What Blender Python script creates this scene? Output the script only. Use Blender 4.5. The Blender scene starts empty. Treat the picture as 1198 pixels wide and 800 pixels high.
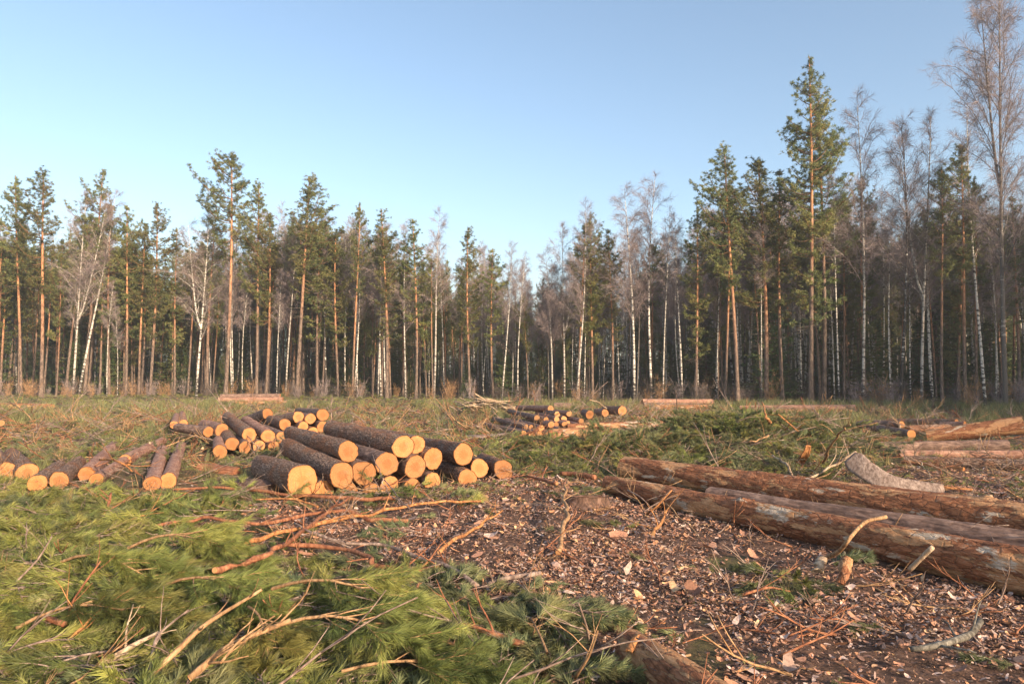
import bpy, math, random
import numpy as np
from mathutils import Vector, Matrix, Euler

R = math.radians
PI = math.pi
rng = np.random.default_rng(7)
random.seed(7)
scene = bpy.context.scene
COL = scene.collection

# ---------------------------------------------------------------- camera geometry
F = 799.0                    # focal length in units of a 1198 px wide frame (24 mm lens)
PITCH = R(3.0)
CAMZ = 1.6
cp, sp = math.cos(PITCH), math.sin(PITCH)

def ray(px, py):
    a = (px - 599.0) / F
    b = (400.0 - py) / F
    return a, cp - b * sp, sp + b * cp

def P3(px, py, Y):
    a, dy, dz = ray(px, py)
    t = Y / dy
    return Vector((a * t, Y, CAMZ + dz * t))

def G(px, py, z=0.0):
    a, dy, dz = ray(px, py)
    t = (z - CAMZ) / dz
    return Vector((a * t, dy * t, z))

def to_px(x, y, z=0.0):
    """numpy: world to frame coordinates"""
    z = z - CAMZ
    d = y * cp + z * sp
    u = -y * sp + z * cp
    d = np.where(d < 0.3, 0.3, d)
    return 599 + F * x / d, 400 - F * u / d

# ---------------------------------------------------------------- noise
def _h(i, j, s):
    n = (i * 374761393 + j * 668265263 + s * 1442695041) & 0x7fffffff
    n = ((n ^ (n >> 13)) * 1274126177) & 0x7fffffff
    return ((n ^ (n >> 16)) & 0xffff) / 65535.0

def vnoise(x, y, s=0):
    x = np.asarray(x, float); y = np.asarray(y, float)
    xi = np.floor(x).astype(np.int64); yi = np.floor(y).astype(np.int64)
    fx = x - xi; fy = y - yi
    fx = fx * fx * (3 - 2 * fx); fy = fy * fy * (3 - 2 * fy)
    a = _h(xi, yi, s); b = _h(xi + 1, yi, s); c = _h(xi, yi + 1, s); d = _h(xi + 1, yi + 1, s)
    return (a * (1 - fx) + b * fx) * (1 - fy) + (c * (1 - fx) + d * fx) * fy

def fbm(x, y, s=0, o=3):
    v = 0; a = .5; t = 0
    for k in range(o):
        v = v + a * vnoise(x * 2 ** k, y * 2 ** k, s + k); t += a; a *= .5
    return v / t

# ---------------------------------------------------------------- mesh builder
class MB:
    def __init__(self):
        self.v = []; self.f = []; self.n = 0; self.c = []
    def add(self, verts, faces, mat=0, col=None):
        """verts (n,3); faces (m,k) array; col (m,3) or (3,)"""
        verts = np.asarray(verts, float); faces = np.asarray(faces, np.int64)
        if len(faces) == 0: return
        self.v.append(verts); self.f.append((faces + self.n, mat))
        self.n += len(verts)
        if col is None: col = (1, 1, 1)
        self.c.append(np.broadcast_to(np.asarray(col, float), (len(faces), 3)))
    def mesh(self, name, mats, smooth=True, color=False):
        me = bpy.data.meshes.new(name)
        V = np.concatenate(self.v)
        me.vertices.add(len(V)); me.vertices.foreach_set('co', V.astype(np.float32).ravel())
        loops = np.concatenate([f.ravel() for f, m in self.f])
        sizes = np.concatenate([np.full(len(f), f.shape[1]) for f, m in self.f])
        mi = np.concatenate([np.full(len(f), m) for f, m in self.f])
        starts = np.concatenate([[0], np.cumsum(sizes)[:-1]])
        me.loops.add(len(loops)); me.loops.foreach_set('vertex_index', loops.astype(np.int32))
        me.polygons.add(len(sizes)); me.polygons.foreach_set('loop_start', starts.astype(np.int32))
        for m in mats: me.materials.append(m)
        me.polygons.foreach_set('material_index', mi.astype(np.int32))
        me.polygons.foreach_set('use_smooth', np.full(len(sizes), smooth))
        if color:
            ca = me.attributes.new('tint', 'FLOAT_COLOR', 'FACE')
            c = np.concatenate(self.c); c = np.concatenate([c, np.ones((len(c), 1))], 1)
            ca.data.foreach_set('color', c.astype(np.float32).ravel())
        me.update(calc_edges=True)
        return me

def obj(name, me, parent=None):
    o = bpy.data.objects.new(name, me); COL.objects.link(o)
    if parent is not None: o.parent = parent
    return o

def tag(o, label=None, cat=None, group=None, kind=None):
    if label: o['label'] = label
    if cat: o['category'] = cat
    if group: o['group'] = group
    if kind: o['kind'] = kind
    return o

def empty(name, loc, label, cat, group=None):
    o = bpy.data.objects.new(name, None); COL.objects.link(o)
    o.location = loc; o.empty_display_size = .2
    return tag(o, label, cat, group)

def copy_tree(o, parent=None):
    c = o.copy(); COL.objects.link(c); c.parent = parent
    for ch in list(o.children): copy_tree(ch, c)
    return c

def tube(pts, rad, n=8, cap=True, wob=0.0, seed=0):
    """verts, quads of a tube along pts with radii; the caps come back as extra triangles"""
    pts = np.asarray(pts, float); m = len(pts)
    rad = np.broadcast_to(np.asarray(rad, float), (m,))
    t = np.gradient(pts, axis=0); t /= np.linalg.norm(t, axis=1)[:, None] + 1e-9
    ref = np.array([0, 0, 1.0]) if abs(t[0][2]) < .9 else np.array([1.0, 0, 0])
    V = np.zeros((m, n, 3)); ang = np.linspace(0, 2 * PI, n, endpoint=False)
    u = np.cross(t[0], ref); u /= np.linalg.norm(u)
    r_ = np.random.default_rng(seed)
    for i in range(m):
        u = u - t[i] * np.dot(u, t[i]); u /= np.linalg.norm(u) + 1e-9
        w = np.cross(t[i], u)
        rr = rad[i] * (1 + wob * (r_.random(n) - .5))
        V[i] = pts[i] + rr[:, None] * (np.cos(ang)[:, None] * u + np.sin(ang)[:, None] * w)
    i, j = np.meshgrid(np.arange(m - 1), np.arange(n), indexing='ij')
    j2 = (j + 1) % n
    q = np.stack([i * n + j, i * n + j2, (i + 1) * n + j2, (i + 1) * n + j], -1).reshape(-1, 4)
    V = V.reshape(-1, 3); tr = np.zeros((0, 3), int)
    if cap:
        V = np.concatenate([V, pts[:1], pts[-1:]])
        a = np.arange(n); b = (a + 1) % n
        tr = np.concatenate([np.stack([b, a, np.full(n, m * n)], -1),
                             np.stack([(m - 1) * n + a, (m - 1) * n + b, np.full(n, m * n + 1)], -1)])
    return V, q, tr

def add_tube(mb, pts, rad, n=8, mat=0, cap=True, wob=0., col=None, seed=0):
    V, q, tr = tube(pts, rad, n, cap, wob, seed)
    base = mb.n
    mb.add(V, q, mat, col)
    if cap:
        mb.f.append((tr + base, mat))
        mb.c.append(np.broadcast_to(np.asarray(col if col is not None else (1, 1, 1), float), (len(tr), 3)))

def perp(d):
    d = d / (np.linalg.norm(d, axis=-1, keepdims=True) + 1e-9)
    ref = np.where(np.abs(d[..., 2:3]) < .9, np.array([0, 0, 1.0]), np.array([1.0, 0, 0]))
    u = np.cross(d, ref); u /= np.linalg.norm(u, axis=-1, keepdims=True) + 1e-9
    return u, np.cross(d, u)

def cones(mb, A, B, r, mat=0, r1=0.35):
    """many thin three-sided twigs from A to B"""
    A = np.asarray(A, float); B = np.asarray(B, float); n = len(A)
    if n == 0: return
    r = np.broadcast_to(r, (n,))[:, None]
    u, w = perp(B - A)
    k = [(math.cos(a), math.sin(a)) for a in (0, 2.094, 4.189)]
    V = np.stack([A + r * (c * u + s * w) for c, s in k] + [B + r * r1 * (c * u + s * w) for c, s in k], 1)
    off = (np.arange(n) * 6)[:, None]
    q = np.concatenate([off + np.array([i, (i + 1) % 3, 3 + (i + 1) % 3, 3 + i]) for i in range(3)])
    mb.add(V.reshape(-1, 3), q, mat)

def needles(mb, base, d, length, width, mat=0, rs=rng, col=None):
    """one slim triangle per needle, random roll"""
    n = len(base)
    u, w = perp(d)
    a = rs.random((n, 1)) * 2 * PI
    s = u * np.cos(a) + w * np.sin(a)
    d = d / (np.linalg.norm(d, axis=1, keepdims=True) + 1e-9)
    L = np.broadcast_to(np.reshape(length, (-1, 1)), (n, 1)); W = np.broadcast_to(np.reshape(width, (-1, 1)), (n, 1))
    V = np.stack([base - s * W * .5, base + s * W * .5, base + d * L], 1).reshape(-1, 3)
    f = np.arange(n * 3).reshape(-1, 3)
    mb.add(V, f, mat, col)

def spline(pts, n):
    """Catmull-Rom through pts -> n points"""
    P = [np.asarray(p, float) for p in pts]
    P = [2 * P[0] - P[1]] + P + [2 * P[-1] - P[-2]]
    out = []
    segs = len(P) - 3
    for t in np.linspace(0, segs - 1e-6, n):
        i = int(t); f = t - i
        a, b, c, d = P[i:i + 4]
        out.append(.5 * ((2 * b) + (-a + c) * f + (2 * a - 5 * b + 4 * c - d) * f * f + (-a + 3 * b - 3 * c + d) * f ** 3))
    return np.array(out)

# ---------------------------------------------------------------- materials
class NT:
    def __init__(self, name):
        self.m = bpy.data.materials.new(name); self.m.use_nodes = True
        self.t = self.m.node_tree; self.t.nodes.clear()
        self.out = self.n('ShaderNodeOutputMaterial'); self.b = self.n('ShaderNodeBsdfPrincipled')
        self.l(self.b.outputs[0], self.out.inputs[0])
        self.b.inputs['Roughness'].default_value = .85
        self.b.inputs['Specular IOR Level'].default_value = .25
        self.tc = self.n('ShaderNodeTexCoord')
    def n(self, t, **k):
        x = self.t.nodes.new(t)
        for a, b in k.items(): setattr(x, a, b)
        return x
    def l(self, a, b): self.t.links.new(a, b)
    def map(self, scale=(1, 1, 1), src='Object'):
        m = self.n('ShaderNodeMapping'); m.inputs['Scale'].default_value = scale
        self.l(self.tc.outputs[src], m.inputs[0]); return m.outputs[0]
    def noise(self, vec, scale, detail=4, rough=.6, dist=0):
        x = self.n('ShaderNodeTexNoise'); x.inputs['Scale'].default_value = scale
        x.inputs['Detail'].default_value = detail; x.inputs['Roughness'].default_value = rough
        x.inputs['Distortion'].default_value = dist
        if vec is not None: self.l(vec, x.inputs['Vector'])
        return x.outputs['Fac']
    def voro(self, vec, scale, feature='F1', rnd=1):
        x = self.n('ShaderNodeTexVoronoi', feature=feature); x.inputs['Scale'].default_value = scale
        x.inputs['Randomness'].default_value = rnd
        self.l(vec, x.inputs['Vector']); return x
    def ramp(self, fac, stops, interp='LINEAR'):
        x = self.n('ShaderNodeValToRGB'); e = x.color_ramp; e.interpolation = interp
        while len(e.elements) < len(stops): e.elements.new(.5)
        for el, (p, c) in zip(e.elements, stops):
            el.position = p; el.color = (*c, 1) if len(c) == 3 else c
        self.l(fac, x.inputs[0]); return x.outputs[0]
    def mix(self, fac, a, b, mode='MIX'):
        x = self.n('ShaderNodeMix', data_type='RGBA', blend_type=mode)
        for s, v in ((0, fac), (6, a), (7, b)):
            if isinstance(v, (int, float)): x.inputs[s].default_value = v
            elif isinstance(v, tuple): x.inputs[s].default_value = (*v, 1)
            else: self.l(v, x.inputs[s])
        return x.outputs[2]
    def math(self, op, a, b=None, c=None):
        x = self.n('ShaderNodeMath', operation=op)
        for s, v in ((0, a), (1, b), (2, c)):
            if v is None: continue
            if isinstance(v, (int, float)): x.inputs[s].default_value = v
            else: self.l(v, x.inputs[s])
        return x.outputs[0]
    def rand(self):
        return self.n('ShaderNodeObjectInfo').outputs['Random']
    def bump(self, h, strength=.5, dist=.02):
        x = self.n('ShaderNodeBump'); x.inputs['Strength'].default_value = strength
        x.inputs['Distance'].default_value = dist
        self.l(h, x.inputs['Height']); self.l(x.outputs[0], self.b.inputs['Normal'])
    def color(self, c):
        if isinstance(c, tuple): self.b.inputs['Base Color'].default_value = (*c, 1)
        else: self.l(c, self.b.inputs['Base Color'])
        return self
    def shift(self, vec, amount=37.0):
        """offset coordinates by a per-object random value so copies differ"""
        c = self.n('ShaderNodeVectorMath', operation='ADD'); s = self.n('ShaderNodeCombineXYZ')
        r = self.math('MULTIPLY', self.rand(), amount)
        for i in range(3): self.l(r, s.inputs[i])
        self.l(vec, c.inputs[0]); self.l(s.outputs[0], c.inputs[1]); return c.outputs[0]

def mat_bark_grey(name='furrowed_bark', dark=(.045, .031, .026), mid=(.21, .135, .10), light=(.40, .285, .22), red=(.34, .15, .075)):
    m = NT(name); v = m.shift(m.map((1, 1, .32)))
    w = m.noise(v, 5, 3); vv = m.voro(v, 30, 'DISTANCE_TO_EDGE')
    n1 = m.noise(v, 34, 6, .7, .4); n2 = m.noise(m.shift(m.map((1, 1, .6)), 11), 4, 3, .5)
    c = m.ramp(n1, [(.3, dark), (.48, mid), (.66, light)])
    c = m.mix(m.ramp(n2, [(.46, (0, 0, 0)), (.60, (.8, .8, .8))]), c, red)
    crack = m.ramp(vv.outputs['Distance'], [(0, (0, 0, 0)), (.14, (1, 1, 1))])
    c = m.mix(.65, c, m.mix(crack, dark, c))
    m.color(c)
    h = m.math('ADD', m.math('MULTIPLY', crack, .6), n1)
    m.bump(h, .9, .03); return m.m

def mat_bark_red(name='flaking_bark'):
    """thin reddish bark with darker scales, torn pale-orange inner bark and greyish film patches"""
    m = NT(name); v = m.shift(m.map((1, 1, .34)))
    n1 = m.noise(v, 26, 8, .72, .8)
    scal = m.voro(m.shift(m.map((1, 1, .45)), 5), 17, 'DISTANCE_TO_EDGE')
    c = m.ramp(n1, [(.28, (.07, .032, .018)), (.42, (.22, .085, .04)), (.55, (.37, .152, .07)), (.70, (.48, .26, .155))])
    edge = m.ramp(scal.outputs['Distance'], [(0, (.2, .2, .2)), (.08, (1, 1, 1))])
    c = m.mix(.55, c, m.mix(edge, (.07, .03, .018), c))
    big = m.noise(m.shift(m.map((1, 1, .28)), 19), 5.5, 8, .62, .35)
    torn = m.ramp(big, [(.515, (0, 0, 0)), (.53, (1, 1, 1))])
    inner = m.ramp(m.noise(v, 50, 4), [(.3, (.44, .20, .085)), (.7, (.58, .34, .18))])
    c = m.mix(torn, c, inner)
    big2 = m.noise(m.shift(m.map((1, 1, .4)), 53), 4.2, 8, .66, .25)
    film = m.ramp(big2, [(.585, (0, 0, 0)), (.615, (1, 1, 1))])
    c = m.mix(film, c, m.ramp(m.noise(v, 60, 3), [(.3, (.46, .33, .22)), (.7, (.68, .56, .44))]))
    m.color(c)
    h = m.math('SUBTRACT', m.math('ADD', m.math('MULTIPLY', n1, .8), m.math('MULTIPLY', edge, .25)), m.math('MULTIPLY', torn, .35))
    m.bump(h, 1.0, .035); m.b.inputs['Roughness'].default_value = .75; return m.m

def mat_simple_bark(name, cols, scale=30, stretch=.25, bump=.5, rough=.8):
    m = NT(name); v = m.shift(m.map((1, 1, stretch)))
    n1 = m.noise(v, scale, 5, .65, .3); n2 = m.noise(m.shift(m.map(), 9), 3, 3)
    c = m.ramp(n1, [(.32, cols[0]), (.5, cols[1]), (.68, cols[2])])
    c = m.mix(m.ramp(n2, [(.45, (0, 0, 0)), (.65, (.5, .5, .5))]), c, cols[0])
    m.color(c); m.bump(n1, bump, .01); m.b.inputs['Roughness'].default_value = rough; return m.m

def mat_cut_wood(name='sawn_wood', base=(.78, .45, .17), light=(.86, .58, .28), ring=(.60, .30, .09)):
    m = NT(name); v = m.shift(m.map(), .02)
    sep = m.n('ShaderNodeSeparateXYZ'); m.l(m.map(), sep.inputs[0])
    nz = m.noise(m.map(), 14, 3)
    x = m.math('ADD', sep.outputs[0], m.math('MULTIPLY', m.math('SUBTRACT', nz, .5), .035))
    y = m.math('ADD', sep.outputs[1], m.math('MULTIPLY', m.math('SUBTRACT', m.noise(m.map(), 9, 3), .5), .035))
    r = m.math('SQRT', m.math('ADD', m.math('MULTIPLY', x, x), m.math('MULTIPLY', y, y)))
    s = m.math('ADD', m.math('MULTIPLY', m.math('SINE', m.math('MULTIPLY', r, 210)), .5), .5)
    n = m.noise(m.shift(m.map()), 16, 5, .65)
    c = m.mix(m.ramp(n, [(.34, (0, 0, 0)), (.66, (1, 1, 1))]), base, light)
    c = m.mix(m.math('MULTIPLY', m.math('MULTIPLY', s, n), .75), c, ring)
    hw = m.ramp(m.math('ADD', r, m.math('MULTIPLY', m.math('SUBTRACT', nz, .5), .05)), [(.055, (.55, .55, .55)), (.085, (0, 0, 0))])
    c = m.mix(hw, c, ring)
    ang = m.math('ARCTAN2', y, x); cr = m.n('ShaderNodeCombineXYZ'); m.l(m.math('MULTIPLY', ang, 2.2), cr.inputs[0]); m.l(m.math('MULTIPLY', m.rand(), 50), cr.inputs[1])
    ck = m.ramp(m.noise(cr.outputs[0], 2.2, 2, .4), [(.66, (0, 0, 0)), (.70, (.8, .8, .8))])
    c = m.mix(m.math('MULTIPLY', ck, m.math('SUBTRACT', 1, m.math('MULTIPLY', r, 4))), c, (.16, .07, .03))
    c = m.mix(m.ramp(m.rand(), [(0, (0, 0, 0)), (1, (.45, .45, .45))]), c, (.46, .17, .05))
    # heartwood stain and saw scuffs
    c = m.mix(m.ramp(m.noise(m.shift(m.map((1, .25, 1)), 7), 22, 4, .7), [(.52, (0, 0, 0)), (.72, (.6, .6, .6))]), c, (.42, .20, .08))
    c = m.mix(m.ramp(m.noise(m.shift(m.map(), 13), 7, 5, .7), [(.55, (0, 0, 0)), (.72, (.55, .55, .55))]), c, (.33, .22, .14))
    vv = m.n('ShaderNodeHueSaturation'); m.l(c, vv.inputs['Color']); m.l(m.math('ADD', m.math('MULTIPLY', m.math('FRACT', m.math('MULTIPLY', m.rand(), 17.3)), .55), .62), vv.inputs['Value']); c = vv.outputs[0]
    m.color(c)
    m.bump(m.noise(m.map((1, .2, 1)), 120, 3), .25, .004)
    m.b.inputs['Roughness'].default_value = .7; return m.m

def mat_needles(name, a, b, c, spread=1.0, tint=False, trans=.0):
    m = NT(name)
    n = m.noise(m.shift(m.map(), 30), spread, 3, .6)
    col = m.ramp(n, [(.36, a), (.5, b), (.64, c)])
    g = m.n('ShaderNodeNewGeometry')
    hsv = m.n('ShaderNodeHueSaturation')
    m.l(col, hsv.inputs['Color'])
    k = m.math('ADD', m.math('MULTIPLY', m.rand(), .5), .75)
    k2 = m.math('ADD', m.math('MULTIPLY', g.outputs['Random Per Island'], .9), .55)
    m.l(m.math('MULTIPLY', k, k2), hsv.inputs['Value'])
    m.l(m.math('ADD', m.math('MULTIPLY', m.rand(), .035), .4825), hsv.inputs['Hue'])
    m.color(hsv.outputs[0])
    m.b.inputs['Roughness'].default_value = .55
    m.b.inputs['Specular IOR Level'].default_value = .35
    if trans:
        tr = m.n('ShaderNodeBsdfTranslucent'); mx = m.n('ShaderNodeMixShader'); mx.inputs[0].default_value = trans
        m.l(hsv.outputs[0], tr.inputs[0]); m.l(m.b.outputs[0], mx.inputs[1]); m.l(tr.outputs[0], mx.inputs[2])
        m.l(mx.outputs[0], m.out.inputs[0])
    return m.m

def mat_pine_trunk():
    m = NT('standing_pine_bark'); v = m.shift(m.map((1, 1, .35)))
    sep = m.n('ShaderNodeSeparateXYZ'); m.l(m.map(), sep.inputs[0])
    n = m.noise(v, 9, 5, .65, .3)
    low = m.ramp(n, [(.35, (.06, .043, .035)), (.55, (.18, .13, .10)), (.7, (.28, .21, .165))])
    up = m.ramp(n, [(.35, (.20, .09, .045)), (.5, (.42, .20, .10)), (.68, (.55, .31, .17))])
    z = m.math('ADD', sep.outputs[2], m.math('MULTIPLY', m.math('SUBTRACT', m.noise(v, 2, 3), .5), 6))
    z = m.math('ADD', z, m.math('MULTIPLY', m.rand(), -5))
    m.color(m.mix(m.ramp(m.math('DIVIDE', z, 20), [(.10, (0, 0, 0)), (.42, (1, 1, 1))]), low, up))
    m.bump(n, .7, .03); return m.m

def mat_birch_trunk(name='birch_bark', amt=.45):
    m = NT(name)
    sep = m.n('ShaderNodeSeparateXYZ'); m.l(m.map(), sep.inputs[0])
    v = m.shift(m.map((1.2, 1.2, 4)))
    n = m.noise(v, 1.6, 6, .75, .2)
    white = m.ramp(m.noise(m.map((1, 1, 3)), 6, 3), [(.3, (.52, .46, .38)), (.7, (.74, .70, .63))])
    low = m.math('MULTIPLY', m.ramp(m.math('DIVIDE', sep.outputs[2], 3.0), [(0, (.13, .13, .13)), (1, (0, 0, 0))]), 1)
    t = m.ramp(m.math('SUBTRACT', n, low), [(amt, (0, 0, 0)), (amt + .04, (1, 1, 1))])
    c = m.mix(t, (.05, .042, .036), white)
    c = m.mix(m.ramp(m.rand(), [(.3, (0, 0, 0)), (1, (.55, .55, .55))]), c, (.20, .17, .145))
    m.color(c)
    return m.m

# ---------------------------------------------------------------- materials in use
M = {}
M['bark_grey'] = mat_bark_grey(mid=(.29, .175, .12), light=(.50, .35, .26), dark=(.07, .045, .034))
M['bark_red'] = mat_bark_red()
M['bark_pink'] = mat_simple_bark('thin_pinkish_bark', [(.16, .075, .05), (.36, .19, .13), (.52, .33, .24)], 26, .4, .6)
M['bark_purple'] = mat_simple_bark('dull_purple_bark', [(.07, .042, .033), (.22, .135, .10), (.40, .265, .20)], 26, .3, .8)
M['cut'] = mat_cut_wood(base=(.46, .195, .072), light=(.54, .27, .11), ring=(.33, .115, .035))
M['cut_pale'] = mat_cut_wood('fresh_pale_wood', (.52, .29, .13), (.60, .37, .19), (.40, .19, .07))
M['branch_orange'] = mat_simple_bark('orange_branch_bark', [(.15, .06, .025), (.40, .175, .065), (.56, .30, .13)], 30, .12, .8)
M['branch_red'] = mat_simple_bark('reddish_branch_bark', [(.11, .04, .022), (.30, .12, .06), (.44, .22, .12)], 28, .2)
M['branch_grey'] = mat_simple_bark('greyish_branch_bark', [(.09, .06, .05), (.25, .175, .14), (.42, .32, .26)], 28, .2)
M['branch_tan'] = mat_simple_bark('tan_branch_bark', [(.15, .08, .04), (.36, .21, .105), (.54, .35, .19)], 34, .12, .8)
M['stick_pale'] = mat_simple_bark('peeled_pale_wood', [(.17, .11, .075), (.42, .30, .195), (.60, .46, .32)], 30, .12, .8)
M['stick_weathered'] = mat_simple_bark('weathered_grey_wood', [(.04, .035, .028), (.15, .135, .11), (.36, .33, .275)], 26, .3, 1.0)
M['stump_side'] = mat_simple_bark('stump_bark', [(.04, .026, .02), (.15, .085, .06), (.29, .18, .135)], 20, .3, 1)
M['slab'] = mat_simple_bark('split_grey_slab_wood', [(.10, .065, .05), (.26, .19, .155), (.42, .33, .28)], 34, .06, .8)
M['needle'] = mat_needles('pine_bough_needles', (.105, .13, .04), (.20, .215, .06), (.32, .305, .085), 1.2, trans=.25)
M['needle_dull'] = mat_needles('drying_bough_needles', (.095, .115, .055), (.165, .18, .08), (.25, .24, .10), 1.2, trans=.2)
M['crown_pine'] = mat_needles('pine_crown_needles', (.10, .125, .05), (.18, .20, .07), (.27, .25, .09), .55, trans=.3)
M['crown_spruce'] = mat_needles('spruce_needles', (.05, .085, .032), (.085, .125, .042), (.13, .155, .05), .5, trans=.25)
M['grass'] = mat_needles('dry_grass_blades', (.09, .095, .03), (.17, .15, .06), (.28, .21, .10), .8, trans=.2)
M['trunk_pine'] = mat_pine_trunk()
M['trunk_birch'] = mat_birch_trunk()
M['trunk_birch_shaded'] = mat_birch_trunk('shaded_birch_bark', .56)  # darker copy of the birch bark, shade put into the stem colour
M['twig_birch'] = mat_simple_bark('birch_twig_bark', [(.16, .12, .11), (.26, .205, .195), (.37, .30, .29)], 3, .5, 0)
M['limb'] = mat_simple_bark('crown_limb_bark', [(.10, .06, .035), (.20, .115, .06), (.30, .17, .09)], 5, .4, 0)
M['bark_dead'] = mat_simple_bark('dead_limb_bark', [(.07, .055, .045), (.14, .11, .09), (.22, .18, .15)], 5, .4, 0)

def chip_material():
    m = NT('bark_and_wood_chips')
    a = m.n('ShaderNodeAttribute', attribute_name='tint', attribute_type='GEOMETRY')
    n = m.noise(m.map(), 60, 3)
    m.color(m.mix(m.ramp(n, [(.35, (.55, .55, .55)), (.65, (1, 1, 1))]), (.06, .036, .026), a.outputs['Color']))
    m.bump(n, .3, .004); return m.m
M['chips'] = chip_material()

def ground_material():
    m = NT('forest_floor')
    a = m.n('ShaderNodeAttribute', attribute_name='litter', attribute_type='GEOMETRY')
    v = m.map()
    n1 = m.noise(v, 7, 8, .75); n2 = m.noise(v, .35, 4); n3 = m.noise(v, 40, 4, .7)
    soil = m.ramp(n1, [(.34, (.04, .024, .017)), (.5, (.12, .068, .048)), (.66, (.25, .15, .105))])
    soil = m.mix(m.ramp(n3, [(.5, (0, 0, 0)), (.7, (.8, .8, .8))]), soil, (.27, .155, .10))
    moss = m.ramp(n1, [(.34, (.035, .038, .015)), (.5, (.095, .09, .034)), (.66, (.18, .15, .06))])
    moss = m.mix(m.ramp(n2, [(.42, (0, 0, 0)), (.6, (.7, .7, .7))]), moss, (.20, .125, .07))
    c = m.mix(a.outputs['Fac'], moss, soil)
    m.color(c)
    m.bump(m.math('ADD', n1, m.math('MULTIPLY', n3, .5)), 1.0, .05)
    m.b.inputs['Roughness'].default_value = .95; return m.m
M['ground'] = ground_material()

# ---------------------------------------------------------------- what covers the ground where
def inpoly(px, py, poly):
    r = np.zeros(px.shape, bool); n = len(poly)
    for i in range(n):
        x1, y1 = poly[i]; x2, y2 = poly[(i + 1) % n]
        c = ((y1 > py) != (y2 > py)) & (px < (x2 - x1) * (py - y1) / (y2 - y1 + 1e-12) + x1)
        r ^= c
    return r

def W(poly): return [tuple(G(a, b)[:2]) for a, b in poly]
# outlines on the ground, in metres
BROWN = W([(540, 562), (610, 558), (690, 557), (760, 572), (980, 605), (1198, 650), (1500, 720), (1500, 1300), (840, 1100), (735, 790), (690, 750), (650, 712), (560, 700), (470, 655), (380, 640), (300, 610), (330, 590), (470, 590)])
BROWN2 = W([(960, 560), (1060, 545), (1250, 552), (1300, 610), (1120, 590), (1000, 570)])
GREENS = [W([(822, 650), (870, 648), (885, 664), (840, 668)]), W([(790, 770), (820, 720), (850, 770), (840, 800)]),
          W([(920, 670), (960, 668), (970, 695), (925, 700)])]
FORE = W([(-400, 590), (60, 590), (230, 612), (250, 690), (330, 700), (450, 672), (560, 692), (705, 712), (730, 760), (790, 830), (800, 1300), (-900, 1300)])

MIXZ = W([(225, 585), (600, 578), (620, 660), (560, 690), (450, 672), (330, 690), (240, 690)])
CLEAR = W([(1000, 492), (1400, 470), (1400, 610), (1040, 600), (960, 560), (980, 530), (1000, 525)])

def fields(x, y):
    """litter (0..1) and bough (0..1) cover at ground points"""
    jx = (fbm(x * 1.1, y * 1.1, 3) - .5) * 1.3; jy = (fbm(x * 1.1 + 9, y * 1.1, 5) - .5) * 1.3
    k = np.clip(y / 8, .5, 2)
    X = x + jx * k * .6; Y = y + jy * k * .6
    brown = inpoly(X, Y, BROWN) | inpoly(X, Y, BROWN2)
    for g in GREENS: brown &= ~inpoly(X, Y, g)
    fore = inpoly(X, Y, FORE)
    far = fbm(x * .22, y * .12, 11)
    litter = np.where(brown, 1.0, np.where(fore, .25, np.clip((far - .42) * 4, .1, .8)))
    bough = np.where(brown, .016, np.where(fore, np.clip((fbm(x * 1.6, y * 1.6, 61) - .33) * 5, .22, 1), np.clip((fbm(x * .5, y * .35, 21) - .40) * 5, 0.05, 1)))
    # boughs heaped behind the long logs
    heap = np.exp(-(((x - 4.9) / 2.3) ** 2 + ((y - 15.4) / 2.4) ** 2)) + .6 * np.exp(-(((x - 1.5) / 2.4) ** 2 + ((y - 13.6) / 1.3) ** 2))
    litter = np.where(heap > .4, .2, litter); bough = np.clip(bough + np.where(brown, 0, heap * 2), 0, 1.6)
    for g in GREENS: bough = np.where(inpoly(x, y, g), .16, bough)
    mixz = inpoly(x, y, MIXZ)
    bough = np.where(mixz, np.minimum(bough, .16), bough); litter = np.where(mixz, np.maximum(litter, .65), litter)
    clear = inpoly(x, y, CLEAR)
    bough = np.where(clear, bough * .12, bough)
    return litter, bough

def height(x, y):
    x = np.asarray(x, float); y = np.asarray(y, float)
    h = (fbm(x * .9, y * .9, 31) - .5) * .10 + (fbm(x * 4, y * 4, 41, 2) - .5) * .035
    fade = np.clip((60 - np.hypot(x, y)) / 30, 0, 1)
    h = h * fade - .01
    h = h +   .34 * np.exp(-(((x - 5.2) / 1.9) ** 2 + ((y - 16.2) / 1.7) ** 2)) + .10 * np.exp(-(((x - 1.7) / 1.8) ** 2 + ((y - 13.8) / .9) ** 2))
    h = h + .55 * np.exp(-(((x + .9) / 1.2) ** 2 + ((y - 27) / 1.2) ** 2))
    return h

def hz(x, y): return float(height(x, y))

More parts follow.
